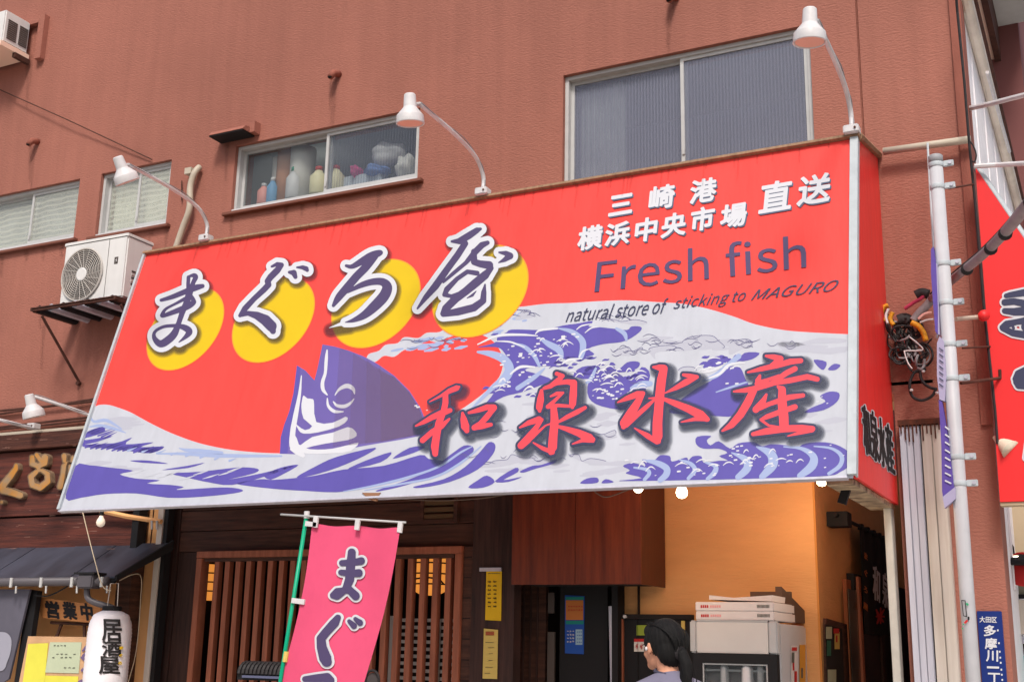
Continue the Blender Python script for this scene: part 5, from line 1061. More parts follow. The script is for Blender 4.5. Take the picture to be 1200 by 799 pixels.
# heavy bundle to the right
hb = root('cable_bundle', 'thick grey cable bundle with black ties sweeping to the upper right', 'cable', atY(1110, 338, 7.3))
P = smooth_path([tuple(q) for q in (atY(1092, 350, 7.34), atY(1117, 327, 7.1), atY(1150, 300, 6.6), atY(1178, 272, 6.1), atY(1204, 240, 5.6), atY(1240, 190, 5.1))], 8)
obj('bundle', tube([Vector(p) for p in P], [.024+.006*i/len(P) for i in range(len(P))], 12), m_gcable, hb, None, True)
obj('second_cable', tube([Vector(p)+Vector((0, -.014, .026)) for p in P], .009, 8), m_rubber, hb, None, True)
for i in (12, 19, 24, 33):
    if i < len(P)-1: d_ = Vector(P[i+1])-Vector(P[i]); obj('tie', lathe([(.033, -.012), (.035, 0), (.033, .012)], Vector(P[i])+Vector((0, -.005, -.01)), 12, d_), m_rubber, hb, None, True)
# next shop's sign and front
ns = root('neighbour_sign', 'deep red sign of the next shop with navy white edged brush shapes', 'sign', (-.58, 7.3, 2.44))
P = [atY(1143, 196, 7.3), (-.589, 7.3, 2.444), (1.4, 7.3, 2.444), (1.4, 7.3, 2.9), atY(1199, 278, 7.3)]
P = [Vector(p) for p in P]; sl = (P[4].z-P[0].z)/(P[4].x-P[0].x); P[3].z = 2.95; P[3].x = P[4].x+(2.95-P[4].z)/sl; P[2].x = P[3].x
obj('panel', prism(P, (0, .12, 0)), m_red2, ns)
obj('sloping_trim', tube([P[0]+Vector((0, .02, .012)), P[3]+Vector((0, .02, .012))], .022, 8), m_trim, ns)
obj('bottom_trim', box(P[1].x, P[2].x, 7.31, 7.41, 2.425, 2.442), m_cream, ns)
NM2 = ymap(7.297, .001)
bs = conv(1125, 180, 3.627, [[(196, 604, 10), (215, 600, 12), (290, 588, 16)], [(190, 632, 14), (230, 628, 14), (290, 640, 16)], [(190, 668, 12), (230, 672, 16), (290, 668, 20)], [(180, 738, 12), (200, 725, 16), (240, 715, 12), (290, 708, 16)], [(182, 742, 12), (225, 762, 14), (290, 772, 16)], [(225, 735, 6), (228, 742, 6)], [(280, 735, 20), (320, 740, 20)]])+conv(1125, 390, 3.627, [[(235, 195, 12), (250, 175, 18), (300, 160, 26)], [(238, 208, 12), (250, 222, 16), (300, 218, 24)], [(255, 195, 16), (300, 190, 26)], [(300, 440, 14), (290, 470, 10), (282, 530, 10), (320, 540, 20)]])
for grp_ in (bs[:7], bs[7:10], bs[10:]): strokes_part('brush_outline', grp_, NM2, 1, m_lwhite, ns, 2.2, .4); strokes_part('brush_shape', grp_, NM2, 3, m_ink2, ns, 0, .4)
obj('lamp_arm', tube([atY(1133, 128, 7.6), atY(1160, 122, 7.3), atY(1230, 104, 6.9)], .016, 8), m_lamp, ns)
obj('lamp_arm', tube([atY(1142, 195, 7.26), atY(1168, 193.5, 7.26), atY(1230, 190, 7.1)], .016, 8), m_lamp, ns)
# next shop front below its sign
nf = root('neighbour_shopfront', 'cream front of the next shop glimpsed below its red sign', 'shopfront', (-.3, 8.6, 0))
YN = 8.6
def nb_(nm, x0, y0, x1, y1, m, d=.05, Y=YN): obj(nm, box(atY(x0, (y0+y1)/2, Y).x, atY(x1, (y0+y1)/2, Y).x, Y, Y+d, atY(x0, y1, Y).z, atY(x0, y0, Y).z), m, nf)
nb_('cream_wall', 1150, 560, 1300, 668, m_cream); nb_('lower_wall', 1150, 668.5, 1300, 699, mat('grey olive', (92, 88, 76), .8), .05)
nb_('dark_ledge', 1150, 696, 1300, 701, m_black, .03, YN-.04); nb_('white_fascia', 1150, 702, 1300, 742, mat('warm white fascia', (216, 206, 192), .6, .85), .12, YN-.08)
nb_('grey_rail', 1150, 744, 1300, 752, m_steel, .06, YN-.05); nb_('recess', 1150, 753, 1300, 766, m_black, .02); nb_('turquoise_panel', 1150, 767, 1300, 860, m_turq, .04, YN-.03)
lt_ = root('round_lamp', 'small lit lamp with a dark shade below the neighbouring red sign', 'lamp', atY(1192, 655, 8.3))
obj('shade', lathe([(.02, 0), (.16, -.05), (.17, -.07), (.15, -.08)], atY(1196, 648, 8.3), 20), m_black, lt_, None, True); obj('bulb', lathe([(.01, -.02), (.022, 0), (.015, .02)], atY(1191, 655, 8.22), 12), m_bulb, lt_, None, True)
tag(obj('red_plate', lathe([(.10, 0), (.11, .01)], atY(1199, 667, 8.25), 24, (0, -1, .2)), m_redp), 'round red and white plate below the small lit lamp', 'plate')
random.seed(8)
for k, (x, y, h, lab) in enumerate(((1177, 640, .24, 'tall dark bottle shape on the ledge by the pillar'), (1182, 642, .18, 'short dark bottle on the ledge right of the tall one'), (1187, 652, .14, 'small dark jar on the ledge left of the lit lamp'))):
    b_ = atY(x, y, 8.35); o = obj('dark_bottle', lathe([(.03, 0), (.035, .02), (.033, h*.6), (.012, h*.8), (.012, h)], (b_.x, 8.35, b_.z-.1), 12), m_black, None, None, True); tag(o, lab, 'bottle', 'dark bottles below the neighbouring sign')
tag(obj('hanging_wire', tube([atY(1173, 592, 8.3), atY(1177, 625, 8.3)], .008, 5), m_black), 'black wire hanging below the left end of the neighbouring sign', 'wire')

# ---- bulbs under the sign
def bulb(px_, py_, r, Y, lab, lit=True, en=6):
    c = atY(px_, py_, Y); t = root('bulb', lab, 'bulb', c, 'bare bulbs under the sign')
    obj('glass_bulb', lathe([(r*.35, r*1.6), (r*.5, r*1.2), (r*.85, r*.6), (r, 0), (r*.85, -r*.55), (r*.5, -r*.88), (.002, -r)], c, 18), m_bulb if lit else m_bulboff, t, None, True)
    obj('socket', lathe([(r*.42, r*1.55), (r*.5, r*1.7), (r*.5, r*2.7), (r*.3, r*2.9)], c, 12), m_black, t, None, True)
    if lit:
        l = bpy.data.lights.new('bulb_light', 'POINT'); l.energy = en; l.color = (1, .76, .50); l.shadow_soft_size = .08
        lo2 = bpy.data.objects.new('bulb_light', l); COL.objects.link(lo2); lo2.parent = t; lo2.location = (0, -.01, -r-.10)
    return t
bulb(799, 577, .034, 6.7, 'lit round bulb hanging in front of the ochre wall, middle of the three')
bulb(748, 571.5, .030, 6.8, 'lit bulb half hidden by the sign edge above the veneer box', True, 4)
bulb(963, 563, .034, 7.35, 'lit bulb at the sign edge near the ochre wall corner', True, 11)
bulb(118, 612, .035, 7.1, 'dim white bulb under the left end of the sign', False)
tag(obj('hanging_bracket', box(0, .045, 0, .03, 0, .22), m_black), 'black bar hanging from the right end of the sign underside', 'bar')
hbk = bpy.data.objects['hanging_bracket']; p_ = atY(981, 588, 6.5); hbk.location = p_; hbk.rotation_euler = (0, math.radians(20), 0)
for pts, lab in ((((430, 580), (500, 586), (560, 584), (600, 578), (640, 573)), 'pale wire sagging below the sign, middle'), (((693, 571), (700, 578), (712, 582), (735, 574), (745, 570)), 'short wire loop below the sign above the veneer box')):
    tag(obj('sagging_wire', tube([Vector(p) for p in smooth_path([tuple(atY(x, y, 6.35)) for x, y in pts], 6)], .004, 5), mat('dusty wire', (120, 104, 92), .7)), lab, 'wire')
tag(obj('torn_flap', prism([atY(424, 577, 6.2), atY(432, 585, 6.2), atY(440, 587, 6.2), atY(446, 577, 6.2)], (0, .02, 0)), mat('brown tape', (150, 110, 84), .8)), 'torn brown tape hanging from the bottom edge of the sign', 'tape')

# ================================================================ LEFT SHOP
lb_ = root('carved_signboard', 'old wooden signboard of planks with gilded carved letters, left of the big sign', 'signboard', (-8, 7.42, 2.4))
YB = 7.42
xe = atY(157, 620, YB).x
def zpx(x, y, Y=YB): return atY(x, y, Y).z
rows = [(508, 511.5, m_pipe, .03), (512, 529.5, m_woodl, .05), (531, 574, m_wood, .0), (574.6, 605.5, m_wood, .004), (607.5, 646, m_wood, -.01)]
for y0, y1, mm, pr_ in rows: obj('plank', box(-10.6, xe, YB-pr_, YB+.05, zpx(0, y1), zpx(0, y0), .003), mm, lb_)
obj('end_post', box(xe+.002, xe+.07, YB-.03, YB+.07, zpx(0, 648), zpx(0, 509)), m_black, lb_)
obj('back', box(-10.6, xe, YB+.052, YB+.07, zpx(0, 648), zpx(0, 508)), m_dark, lb_)
def carve(nm, strokes, parent, Y0, m, mside, depth=.035, grow=0):
    g = sdf_strokes(strokes, max(grow, 0)+2, .4); L = contour(*g, grow); P2, T2 = fill(L); bm = bmesh.new()
    vf = [bm.verts.new(atY(x, y, Y0)) for x, y in P2]
    for q in T2: bm.faces.new([vf[i] for i in q]).material_index = 0
    for l in L:
        A_ = [bm.verts.new(atY(x, y, Y0)) for x, y in l]; B_ = [bm.verts.new(v.co+Vector((0, depth, 0))) for v in A_]
        for i in range(len(l)): bm.faces.new((A_[i], A_[(i+1) % len(l)], B_[(i+1) % len(l)], B_[i])).material_index = 1
    bmesh.ops.recalc_face_normals(bm, faces=bm.faces); return obj(nm, bm, [m, mside], parent)
random.seed(6); scr = []
for k in range(46):
    x, y = random.uniform(0, 150), random.choice((random.uniform(512, 528), random.uniform(578, 604), random.uniform(610, 644))); l = random.uniform(1.5, 10); scr.append([(x, y, random.uniform(.1, .35)), (x+l, y-l*.03, random.uniform(.1, .45))])
stuff(strokes_part('worn_scratch', scr, ymap(YB-.055), 0, mat('worn pale wood', (150, 112, 100), .8, .8), lb_, 0, .25))
for nm, st in (('carved_letter', [[(95, 425, 14), (92, 445, 18), (60, 490, 22), (15, 545, 24), (20, 572, 24), (60, 580, 24), (118, 600, 22)], [(10, 640, 14)]]), ('carved_letter', [[(188, 378, 18), (190, 415, 20), (222, 430, 18), (262, 412, 20), (262, 380, 24)], [(215, 365, 16), (240, 400, 16)], [(222, 430, 18), (230, 455, 14)], [(215, 462, 16), (182, 492, 20), (190, 540, 20), (235, 555, 22), (280, 520, 20), (278, 475, 18), (245, 455, 14)]]),
               ('carved_letter', [[(376, 370, 18), (378, 400, 14)], [(392, 405, 8), (375, 430, 17), (368, 480, 17), (352, 550, 20)], [(425, 378, 12), (422, 400, 12)], [(412, 430, 12), (408, 500, 14), (395, 540, 14), (385, 570, 10)]])):
    st2 = conv(0, 460, 4.995, st); carve('letter_rim', st2, lb_, YB-.045, m_goldside, m_goldside, .044, .25); carve(nm, st2, lb_, YB-.052, m_gold, m_goldside, .006, -1.0)
# wall and posts around it
lw = root('side_wall', 'tan panelled wall of the small shop left of the timber front', 'wall', (-8, 7.55, 0))
obj('upper_panel', box(-7.6, -7.0, 7.52, 7.56, 2.32, 2.95), m_tan, lw)
for k in range(3): obj('panel_seam', box(-7.3+k*.11, -7.292+k*.11, 7.512, 7.519, 2.32, 2.95), m_dwood, lw)
obj('lower_panel', box(-9.2, -6.96, 7.52, 7.57, 0, 2.30), m_tan, lw)
obj('corner_post', box(fx(190, 620), fx(196, 620), 7.44, 7.515, 0, 3.0), m_beige, lw)
obj('dark_post', box(fx(196.6, 620), fx(201, 620), 7.45, 7.52, 0, 3.0), m_black, lw)
obj('brown_post', box(fx(135, 720, 7.4), fx(152, 720, 7.4), 7.38, 7.515, 0, 2.2), m_dwood, lw)
tag(obj('timber_brace', tube([atY(118, 598, 7.35), atY(150, 605, 7.38), atY(189, 611, 7.42)], .022, 6), m_tan), 'thin timber brace above the slate roof end', 'brace')
for x in (178, 184): tag(obj('hook', tube([atY(x, 610, 7.38), atY(x, 620, 7.38)], .010, 6), m_alu), 'pale hook hanging from the timber brace'+(', left' if x == 178 else ', right'), 'hook')
er = root('eave_roof', 'dark slate sheet eave roof over the small shop', 'roof', (-8, 7.2, 2.1))
zr0, zr1 = 2.045, 2.32; x_ = -6.905; k = 0
while x_ > -10.5:
    w_ = .46; d_ = .004*(k % 2)
    obj('roof_sheet', prism([(x_-w_+.004, 6.98, zr0+d_), (x_, 6.98, zr0+d_), (x_+(.10 if k == 0 else 0), 7.46, zr1+.02+d_), (x_-w_+.004, 7.46, zr1+.02+d_)], (0, 0, .012)), m_slate, er); x_ -= w_; k += 1
obj('fascia', box(-10.5, -6.905, 6.985, 7.0, zr0-.04, zr0-.002), m_black, er)
obj('verge', prism([(-6.90, 6.98, zr0-.02), (-6.90, 6.98, zr0+.02), (-6.80, 7.46, zr1+.05), (-6.80, 7.46, zr1-.03)], (.02, 0, 0)), m_black, er)
obj('soffit', prism([(-10.5, 7.01, zr0-.01), (-6.91, 7.01, zr0-.01), (-6.91, 7.45, zr1-.03), (-10.5, 7.45, zr1-.03)], (0, 0, -.02)), m_dwood, er)
gt = root('gutter', 'dark grey gutter with white hooks along the slate eave', 'gutter', (-8, 6.94, 2.0))
obj('trough', tube([(-10.5, 6.94, 2.015), (-6.93, 6.94, 2.02)], .034, 12), mat('grey pvc', (96, 92, 98), .45, .8), gt, None, True)
for x in (13, 48, 84, 119): c_ = atY(x, 682, 6.9); obj('hook', box(c_.x-.012, c_.x+.012, 6.895, 6.906, 1.975, 2.05), m_alu, gt); obj('drip_edge', tube([(c_.x+.05, 6.91, 1.985), (c_.x+.055, 6.91, 1.93)], .008, 6), m_alu, gt)
c_ = atY(100, 683, 6.9)
obj('outlet_box', box(c_.x-.075, c_.x+.085, 6.88, 6.99, 1.965, 2.07, .01), mat('grey pvc', (96, 92, 98), .45, .8), gt); obj('outlet_box_lid', box(c_.x-.10, c_.x+.11, 6.87, 7.0, 2.071, 2.085), m_black, gt)
P = smooth_path([tuple(q) for q in (atY(102, 688, 6.95), atY(103, 700, 6.95), atY(112, 706, 6.97), atY(135, 714, 7.05), atY(142, 730, 7.1))], 6)
obj('downpipe', tube([Vector(p) for p in P], .024, 12), mat('grey pvc', (96, 92, 98), .45, .8), gt, None, True)
for pts, lab in ((((97, 600), (103, 625), (112, 660), (120, 686), (130, 692)), 'pale cord hanging from the sign to the gutter'), (((140, 680), (155, 673), (165, 675), (165, 700), (160, 760), (150, 800)), 'pale cable looping down the tan wall right of the lantern')):
    Yc = 6.85 if 'cord' in lab else 7.3
    tag(obj('cord', tube([Vector(p) for p in smooth_path([tuple(atY(x, y, Yc)) for x, y in pts], 6)], .0035, 6), mat('cream cord', (206, 190, 164), .6)), lab, 'cord')
# lantern
lc = atY(127, 757, 6.9); LR = .160; lz0, lz1 = 1.12, 1.80
ln_ = root('izakaya_lantern', 'white paper lantern with black brush characters hanging at the eave', 'lantern', (lc.x, 6.9, lz0))
prof = [(LR*.5, 0), (LR*.8, .05), (LR*.97, .12), (LR, .2), (LR, lz1-lz0-.16), (LR*.95, lz1-lz0-.09), (LR*.8, lz1-lz0-.03), (LR*.42, lz1-lz0)]
pr2 = []
for (r0, h0), (r1_, h1) in zip(prof[:-1], prof[1:]):
    n_ = max(1, int((h1-h0)/.0125))
    for q in range(n_): t_ = q/n_; pr2.append((r0+(r1_-r0)*t_-(.0022 if len(pr2) % 2 else 0), h0+(h1-h0)*t_))
pr2.append(prof[-1])
obj('paper_body', lathe(pr2, (lc.x, 6.9, lz0), 40), m_paper, ln_, None, True)
obj('top_ring', lathe([(LR*.36, 0), (LR*.44, .002), (LR*.44, .035), (LR*.36, .037)], (lc.x, 6.9, lz1-.004), 24), m_black, ln_, None, True)
obj('bail', tube([(lc.x-.05, 6.9, lz1+.02), (lc.x-.04, 6.9, lz1+.2), (lc.x+.04, 6.9, lz1+.2), (lc.x+.05, 6.9, lz1+.02)], .004, 5), m_beige, ln_)
def lmap(x, y, k=0):
    d = ray(x, y); r_ = LR+.006+k*.001; A_ = d[0]**2+d[1]**2; B_ = -2*(d[0]*lc.x+d[1]*6.9); C_ = lc.x**2+6.9**2-r_*r_; D_ = max(0, B_*B_-4*A_*C_); t_ = (-B_-math.sqrt(D_))/(2*A_)
    return Vector(d*t_)+Vector((0, 0, H))
for ch, cx_, cy_, w_, h_ in (('居', 131, 738, 23, 25), ('酒', 131, 759.5, 22, 17), ('屋', 128, 779, 24, 20)): text('brush_character', ch, rectq(cx_, cy_, w_, h_, .03, -.05), lmap, 1, m_txt, ln_, .6)
text('yellow_characters', 'まぐろ', [(138.5, 778), (143, 778), (144.5, 757), (140, 757)], lmap, 3, m_yellowp, ln_, .3, vertical=True)
# open sign, menu, curtain
os_ = root('open_sign', 'small wooden board reading open for business under the eave', 'sign', atY(78, 714, 7.15))
BQ = [(49, 723.5), (114, 730), (119, 709), (41, 699)]
obj('board', prism([atY(x, y, 7.15) for x, y in BQ], (0, .025, 0)), mat('orange pine', (222, 150, 92), .6, .85, var=.12, scale=6, stretch=(.6, 1, 6)), os_)
OM = ymap(7.147, .001)
for ch, cx_, cy_, w_, h_ in (('営', 61.5, 714, 15, 19), ('業', 81.5, 715, 15, 19), ('中', 101.5, 716.5, 13, 19)): text('brush_character', ch, rectq(cx_, cy_, w_, h_, .12, -.12), OM, 1, m_txt, os_, .8)
obj('stand_rail', tube([atY(60, 729, 7.2), atY(104, 731, 7.2)], .014, 6), m_dwood, os_); obj('stand_leg', tube([atY(72, 731, 7.2), atY(66, 747, 7.2), atY(58, 790, 7.2)], .014, 6), m_dwood, os_); obj('stand_leg', tube([atY(99, 731, 7.2), atY(99, 747, 7.2), atY(99, 790, 7.2)], .014, 6), m_dwood, os_)
mb = root('menu_board', 'wooden menu board with yellow and pale green sheets below the open sign', 'board', atY(65, 799, 6.9))
obj('board', prism([atY(x, y, 6.9) for x, y in ((16, 830), (104, 830), (104.5, 746), (33, 745))], (0, .03, 0)), mat('pale pine', (214, 170, 130), .6, .85, var=.15, scale=6), mb)
YM = 6.895
for q, mm in (([(22, 830), (49, 830), (56.5, 753), (33, 754)], m_lime), ([(53, 787.5), (92, 788.5), (95.5, 752), (58.5, 752)], m_greenp), ([(50, 830), (90, 830), (91.5, 792), (53, 791)], m_lime)): obj('menu_sheet', prism([atY(x, y, YM) for x, y in q], (0, .003, 0)), mm, mb)
bars('small_print', [(63+i*4, 755, 65.5+i*4, 757) for i in range(4)]+[(61+i*5, 765+j*4, 64+i*5, 767+j*4) for i in range(6) for j in range(2) if (i*3+j) % 4]+[(75+i*5, 781, 78+i*5, 783) for i in range(3)], ymap(YM-.002), m_txtg, mb)
strokes_part('ink_drawing', [[(97, 762, 1), (101, 758, 2), (103, 763, 2), (98, 768, 2)], [(96, 770, 1.5), (102, 775, 2), (100, 782, 2), (96, 785, 1.5)], [(99, 786, 2), (102, 795, 2), (93, 799, 2)]], ymap(YM-.003), 1, mat('violet ink', (110, 92, 130), .6), mb)
bp_ = root('entrance_curtain', 'slate grey curtain with a pale round emblem at the bottom left corner', 'curtain', atY(20, 790, 7.0))
obj('curtain_cloth', prism([atY(x, y, 7.0) for x, y in ((-80, 850), (-10, 808), (10, 795), (35, 690), (-80, 690))], (0, .02, 0)), mat('slate curtain', (100, 98, 112), .85, .8, var=.15, scale=3), bp_)
poly('pale_emblem', [(-20, 742), (0, 740), (9, 742), (13.5, 750), (12, 765), (8, 776), (6, 782), (0, 786), (-20, 786)], ymap(6.995), 1, mat('emblem grey', (150, 150, 164), .8), bp_, 3)
obj('dark_frame', prism([atY(x, y, 7.05) for x, y in ((12, 830), (24, 830), (44, 692), (33, 690))], (0, .05, 0)), m_black, bp_)
tag(obj('slack_cable', tube([Vector(p) for p in smooth_path([tuple(atY(x, y, 7.0)) for x, y in ((40, 697), (55, 698), (68, 693), (80, 686))], 5)], .006, 6), m_black), 'black cord slack above the open for business board', 'cord')

# ================================================================ NOBORI FLAG
FY = 5.6
fl_ = root('nobori_flag', 'pink vertical banner flag with purple brush letters on a green pole', 'flag', (-4.375, FY, 0))
pt, pb = atY(359.5, 603, FY), atY(333, 770, FY); dr_ = (pb-pt)/(pt.z-pb.z)
obj('pole', tube([pt, pb, pt+dr_*pt.z], .0115, 12), m_green, fl_, None, True)
obj('pole_cap', lathe([(.016, -.02), (.016, .02)], pt, 12), m_lamp, fl_)
obj('cross_rod', tube([atY(329, 602.5, FY-.012), atY(475.5, 612, FY-.012)], .006, 8), m_alu, fl_, None, True)
obj('pole_joint', tube([atY(336, 763, FY), atY(334, 775, FY)], .015, 10), m_creamp, fl_)
TL, TR, BR_, BL_ = (366, 613), (471, 618), (404, 900), (306, 900)
def fmap_uv(u, v):
    l = np.array(TL)*(1-v)+np.array(BL_)*v; r = np.array(TR)*(1-v)+np.array(BR_)*v
    l = l+np.array([9*math.sin(math.pi*min(1, v*1.6)), 0])*(.7 if v < .62 else 0); r = r+np.array([3*math.sin(v*6), 0])
    p = l*(1-u)+r*u; p[1] += 2.2*math.sin(u*2*math.pi)**2*(1-v)**3; return p
def fdepth(x, z): return FY+.010*math.sin(x*9+z*2)+.006*math.sin(x*17-z*5)
def fpt(px_, py_, k=0): p = atY(px_, py_, FY); p.y = fdepth(p.x, p.z)-k*.003; return p
bm = bmesh.new(); G = [[bm.verts.new(fpt(*fmap_uv(u/24, v/50))) for u in range(25)] for v in range(51)]
for v in range(50):
    for u in range(24): bm.faces.new((G[v][u], G[v+1][u], G[v+1][u+1], G[v][u+1]))
obj('cloth', bm, m_pink, fl_, None, True)
for x, y in ((369, 609), (418, 612), (468, 615)): obj('hanging_tab', prism([atY(x+a, y+b, FY-.02) for a, b in ((-3, 8), (2, 9), (3.5, -4), (-1.5, -5))], (0, .012, 0)), m_lamp, fl_)
obj('hanging_tab', prism([atY(x, y, FY-.02) for x, y in ((357, 616), (370, 617), (371, 612), (358, 610))], (0, .012, 0)), m_lamp, fl_); obj('hanging_tab', prism([atY(x, y, FY-.02) for x, y in ((341, 706), (356, 708), (357, 702), (342, 700))], (0, .012, 0)), m_lamp, fl_)
fs = {'ma': [[(775, 243, 13), (770, 300, 15), (765, 360, 15), (750, 400, 12), (715, 432, 12), (703, 428, 12), (715, 408, 9), (765, 405, 13), (790, 430, 15)], [(738, 290, 11), (780, 288, 12), (814, 280, 13)], [(733, 330, 10), (770, 335, 12), (803, 332, 14)]],
      'gu': [[(718, 522, 10), (705, 545, 15), (672, 585, 14), (652, 612, 14), (655, 650, 16), (668, 695, 20), (674, 712, 17)], [(764, 538, 7), (785, 558, 11)], [(790, 528, 7), (812, 545, 11)]],
      'ro': [[(585, 785, 10), (630, 782, 14), (675, 778, 16), (690, 790, 14), (650, 840, 14), (610, 880, 14), (640, 868, 12), (690, 862, 16), (700, 900, 18), (660, 940, 14), (600, 955, 6)]]}
for k_, st in fs.items():
    s2 = [[(x, y, r_*1.22) for x, y, r_ in q] for q in conv(200, 580, 3.65, st)]; FM = lambda x, y, k=0: fpt(x, y, k)
    for nm, d_, kk, mm in (('letter_outline', 2.6, 2.5, m_lwhite), ('brush_letter', 0, 4, m_ink)): strokes_part(nm, s2, FM, kk, mm, fl_, d_, .4)

# bottom left things behind the flag
rk = root('ribbed_basket', 'black ribbed basket lid on a pale box behind the flag', 'basket', atY(310, 799, 6.6))
c_ = atY(310, 780, 6.6); x0_, x1_ = atY(285, 790, 6.6).x, atY(345, 790, 6.6).x
for k in range(13): obj('rib', tube([(x0_+.02+k*(x1_-x0_)/13, 6.6+.07*math.cos(a*math.pi/8), c_.z-.05+.07*math.sin(a*math.pi/8)) for a in range(9)], .013, 6), m_rubber, rk)
obj('lid_core', box(x0_, x1_, 6.54, 6.66, c_.z-.09, c_.z-.015), m_black, rk); obj('rim', box(x0_+.05, x1_, 6.525, 6.55, c_.z-.075, c_.z-.06), mat('blue grey rim', (90, 94, 120), .4), rk)
obj('box_top', box(x0_-.03, x1_+.05, 6.5, 6.7, c_.z-.16, c_.z-.12), m_pipe, rk); obj('box_body', box(x0_, x1_, 6.52, 6.68, .0, c_.z-.161), m_dwood, rk)
c_ = atY(436, 797, 6.4); ring = [(c_.x+.05*math.cos(a*math.pi/12), 6.4, c_.z+.06*math.sin(a*math.pi/12)) for a in range(25)]
tr_ = root('round_mirror', 'small round mirror with a black rim at the right of the flag bottom', 'mirror', (c_.x, 6.4, 0)); obj('rim', tube(ring, .008, 8, None, False), m_rubber, tr_); obj('mirror_face', lathe([(.047, 0), (.047, .004)], (c_.x, 6.41, c_.z), 24, (0, -1, 0)), mat('mirror glass', (90, 84, 84), .15, .8), tr_); obj('stem', tube([(c_.x, 6.41, c_.z-.06), (c_.x, 6.41, 0)], .008, 6), m_rubber, tr_)

# ================================================================ PERSON
hd = atY(776, 757, 5.6); HX, HY, HZ = hd.x, 5.6, hd.z
pe = root('person', 'person with black hair and a lavender grey top facing left beside the fridge', 'person', (HX, HY, 0))
phi = math.radians(27); Fd = Vector((-math.cos(phi), math.sin(phi), 0)); Sd = Vector((-math.sin(phi), -math.cos(phi), 0)); Ud = Vector((0, 0, 1))
def hp(f, s, u): return Vector((HX, HY, HZ))+Fd*f+Sd*s+Ud*u
def ell(bm, c, rx, ry, rz, sub=3):
    r = bmesh.ops.create_icosphere(bm, subdivisions=sub, radius=1)
    for v in r['verts']: p = v.co.copy(); v.co = c+Fd*(p.x*rx)+Sd*(p.y*ry)+Ud*(p.z*rz)
def remesh(bm, vox, sm=0):
    d = bpy.data.meshes.new('r'); bm.to_mesh(d); bm.free(); o = bpy.data.objects.new('r', d); COL.objects.link(o)
    m_ = o.modifiers.new('r', 'REMESH'); m_.mode = 'VOXEL'; m_.voxel_size = vox
    if sm: s_ = o.modifiers.new('s', 'SMOOTH'); s_.iterations = sm; s_.factor = .5
    me = bpy.data.meshes.new_from_object(o.evaluated_get(bpy.context.evaluated_depsgraph_get())); bpy.data.objects.remove(o)
    b = bmesh.new(); b.from_mesh(me); bpy.data.meshes.remove(me); return b
bm = bmesh.new()
ell(bm, hp(-.012, 0, .022), .092, .074, .092); ell(bm, hp(.030, 0, -.035), .060, .056, .078); ell(bm, hp(.060, 0, -.085), .030, .032, .026)   # skull, face, chin
ell(bm, hp(.090, 0, -.028), .016, .012, .024, 2); ell(bm, hp(.082, 0, .0), .014, .010, .022, 2); ell(bm, hp(.083, 0, -.062), .012, .022, .008, 2); ell(bm, hp(.083, 0, -.073), .011, .018, .007, 2); ell(bm, hp(.075, 0, .018), .015, .045, .010, 2)
for s in (-1, 1): ell(bm, hp(.062, s*.034, -.035), .022, .022, .022, 2); ell(bm, hp(.012, s*.074, -.012), .018, .009, .031, 2); ell(bm, hp(.008, s*.079, -.006), .014, .006, .022, 2)
tube([hp(-.025, 0, -.05), hp(-.04, 0, -.12), hp(-.05, 0, -.19)], [.052, .050, .060], 20, bm)
tube([hp(-.05, 0, -.12), hp(-.055, 0, -.20), hp(-.05, 0, -.42), hp(-.05, 0, -.62), hp(-.05, 0, -.80)], [.06, .125, .135, .115, .14], 24, bm)
for s in (-1, 1):
    tube([hp(-.05, s*.07, -.17), hp(-.05, s*.165, -.20), hp(-.05, s*.21, -.50), hp(.0, s*.20, -.72), hp(.04, s*.19, -.80)], [.05, .055, .043, .034, .026], 14, bm)
    ell(bm, hp(.06, s*.19, -.84), .022, .036, .045, 2)
    for j in range(4): tube([hp(.045+.011*j, s*(.185), -.86), hp(.05+.013*j, s*.19, -.905), hp(.045+.013*j, s*.178, -.935+.004*abs(j-1.5))], [.009, .0085, .007], 8, bm)
    tube([hp(.085, s*.185, -.83), hp(.105, s*.18, -.86), hp(.10, s*.175, -.89)], [.011, .010, .008], 8, bm)
    tube([hp(-.05, s*.08, -.76), hp(-.04, s*.085, -1.15), hp(-.05, s*.085, -HZ+.08)], [.09, .062, .04], 14, bm); tube([hp(-.07, s*.085, -HZ+.045), hp(.10, s*.09, -HZ+.035)], [.042, .03], 10, bm)
body = obj('body', remesh(bm, .0065, 2), m_skin, pe, None, True)
for s in (-1, 1):
    obj('eye', (lambda b: (ell(b, hp(.080, s*.030, .0), .008, .012, .007, 2), b)[1])(bmesh.new()), m_lamp, body, None, True)
    obj('pupil', (lambda b: (ell(b, hp(.086, s*.030, .0), .004, .005, .005, 2), b)[1])(bmesh.new()), m_black, body, None, True)
    obj('ear_bud', (lambda b: (ell(b, hp(.016, s*.088, -.012), .008, .006, .010, 2), b)[1])(bmesh.new()), m_lamp, body, None, True)
bm = bmesh.new(); ell(bm, hp(-.026, 0, .032), .102, .085, .100); ell(bm, hp(-.062, 0, -.015), .060, .078, .085); ell(bm, hp(.034, 0, .068), .056, .070, .046); ell(bm, hp(-.085, 0, -.030), .035, .040, .045)
for s in (-1, 1): ell(bm, hp(.038, s*.066, .025), .016, .012, .035, 2)
tube([hp(-.10, 0, -.03), hp(-.135, .0, -.03), hp(-.155, -.005, -.08), hp(-.155, 0, -.15), hp(-.14, 0, -.26)], [.026, .028, .030, .028, .012], 14, bm)
hb_ = remesh(bm, .006, 2)
for v in hb_.verts: v.co += (v.co-Vector((HX, HY, HZ))).normalized()*.0016*math.sin(v.co.z*40+math.atan2(v.co.y-HY, v.co.x-HX)*26)
hair = obj('hair', hb_, m_hair, pe, None, True)
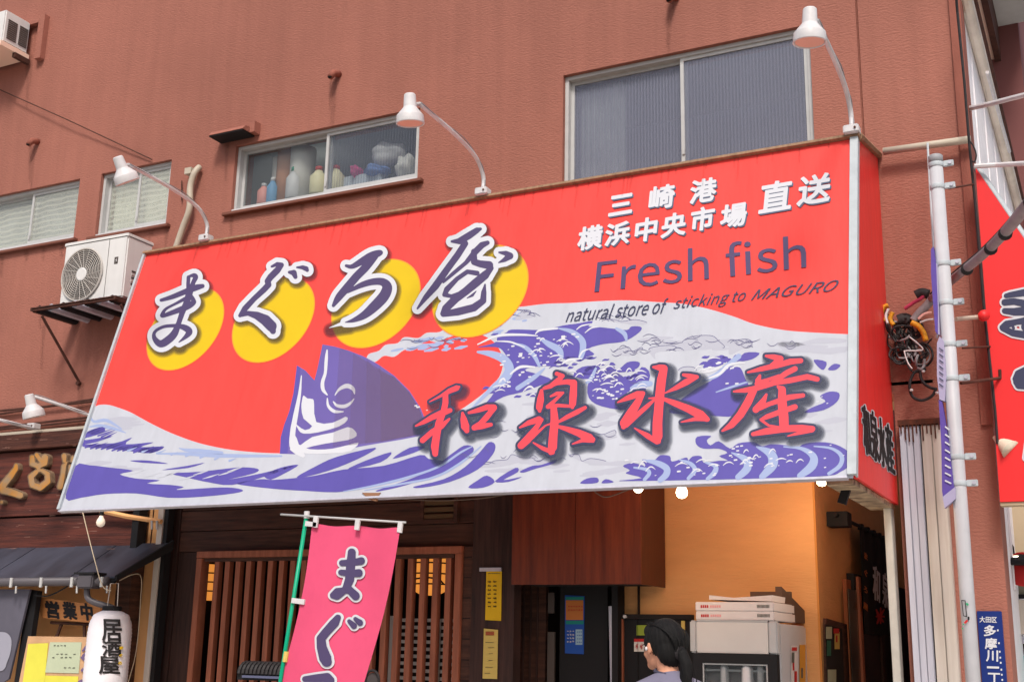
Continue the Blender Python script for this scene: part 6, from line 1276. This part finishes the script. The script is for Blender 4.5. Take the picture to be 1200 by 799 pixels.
random.seed(4); bm = bmesh.new()
for k in range(46):
    a = random.uniform(-1.2, 1.2)+math.pi; s0 = random.uniform(-.07, .07); z0 = random.uniform(.0, .11)
    p0 = hp(.02+random.uniform(-.05, .03), s0, .128-abs(s0)*.35); p1 = hp(-.07, s0*1.2, .10-abs(s0)*.3); p2 = hp(-.125-random.uniform(0, .006), s0*.9, .03); p3 = hp(-.125, s0*.5, -.03)
    tube([Vector(q) for q in smooth_path([tuple(p0), tuple(p1), tuple(p2), tuple(p3)], 5)], .0013, 4, bm)
for k in range(16):
    s0 = random.uniform(-.03, .03); tube([Vector(q) for q in smooth_path([tuple(hp(-.13, s0*.6, -.03)), tuple(hp(-.165, s0*1.3, -.09)), tuple(hp(-.175+random.uniform(-.02, .02), s0*1.5, -.16)), tuple(hp(-.15+random.uniform(-.02, .02), s0*1.2, -.285))], 5)], .0014, 4, bm)
o = obj('loose_strands', bm, m_hair, hair); o['kind'] = 'stuff'
obj('hair_tie', lathe([(.030, -.012), (.035, 0), (.030, .012)], hp(-.122, 0, -.03), 14, -Fd), m_txt, pe)
obj('glasses_temple', tube([hp(.088, .045, .004), hp(.06, .068, .006), hp(.015, .082, .010)], .0022, 6), m_black, pe)
bm = bmesh.new(); tube([hp(-.045, 0, -.120), hp(-.052, 0, -.155), hp(-.055, 0, -.22), hp(-.05, 0, -.42), hp(-.05, 0, -.62), hp(-.05, 0, -.84)], [.066, .10, .145, .150, .130, .155], 24, bm)
for s in (-1, 1): tube([hp(-.05, s*.06, -.175), hp(-.05, s*.165, -.205), hp(-.05, s*.20, -.38), hp(-.05, s*.212, -.48)], [.06, .068, .060, .062], 14, bm)
obj('shirt', remesh(bm, .009, 3), m_shirt, pe, None, True)
obj('collar', tube([hp(-.048+.068*math.cos(a*math.pi/12), .066*math.sin(a*math.pi/12), -.122+.012*math.cos(a*math.pi/12)) for a in range(25)], .010, 8, None, False), m_collar, pe, None, True)
bm = bmesh.new(); tube([hp(-.05, 0, -.78), hp(-.05, 0, -.92)], [.150, .155], 20, bm)
for s in (-1, 1): tube([hp(-.05, s*.08, -.84), hp(-.04, s*.085, -1.15), hp(-.05, s*.085, -HZ+.07)], [.105, .08, .065], 14, bm)
obj('trousers', remesh(bm, .012, 3), m_txt, pe, None, True)
for s in (-1, 1): obj('shoe', (lambda b: (tube([hp(-.09, s*.085, -HZ+.045), hp(.0, s*.09, -HZ+.045), hp(.12, s*.092, -HZ+.03)], [.046, .048, .03], 12, b), b)[1])(bmesh.new()), m_black, pe, None, True)
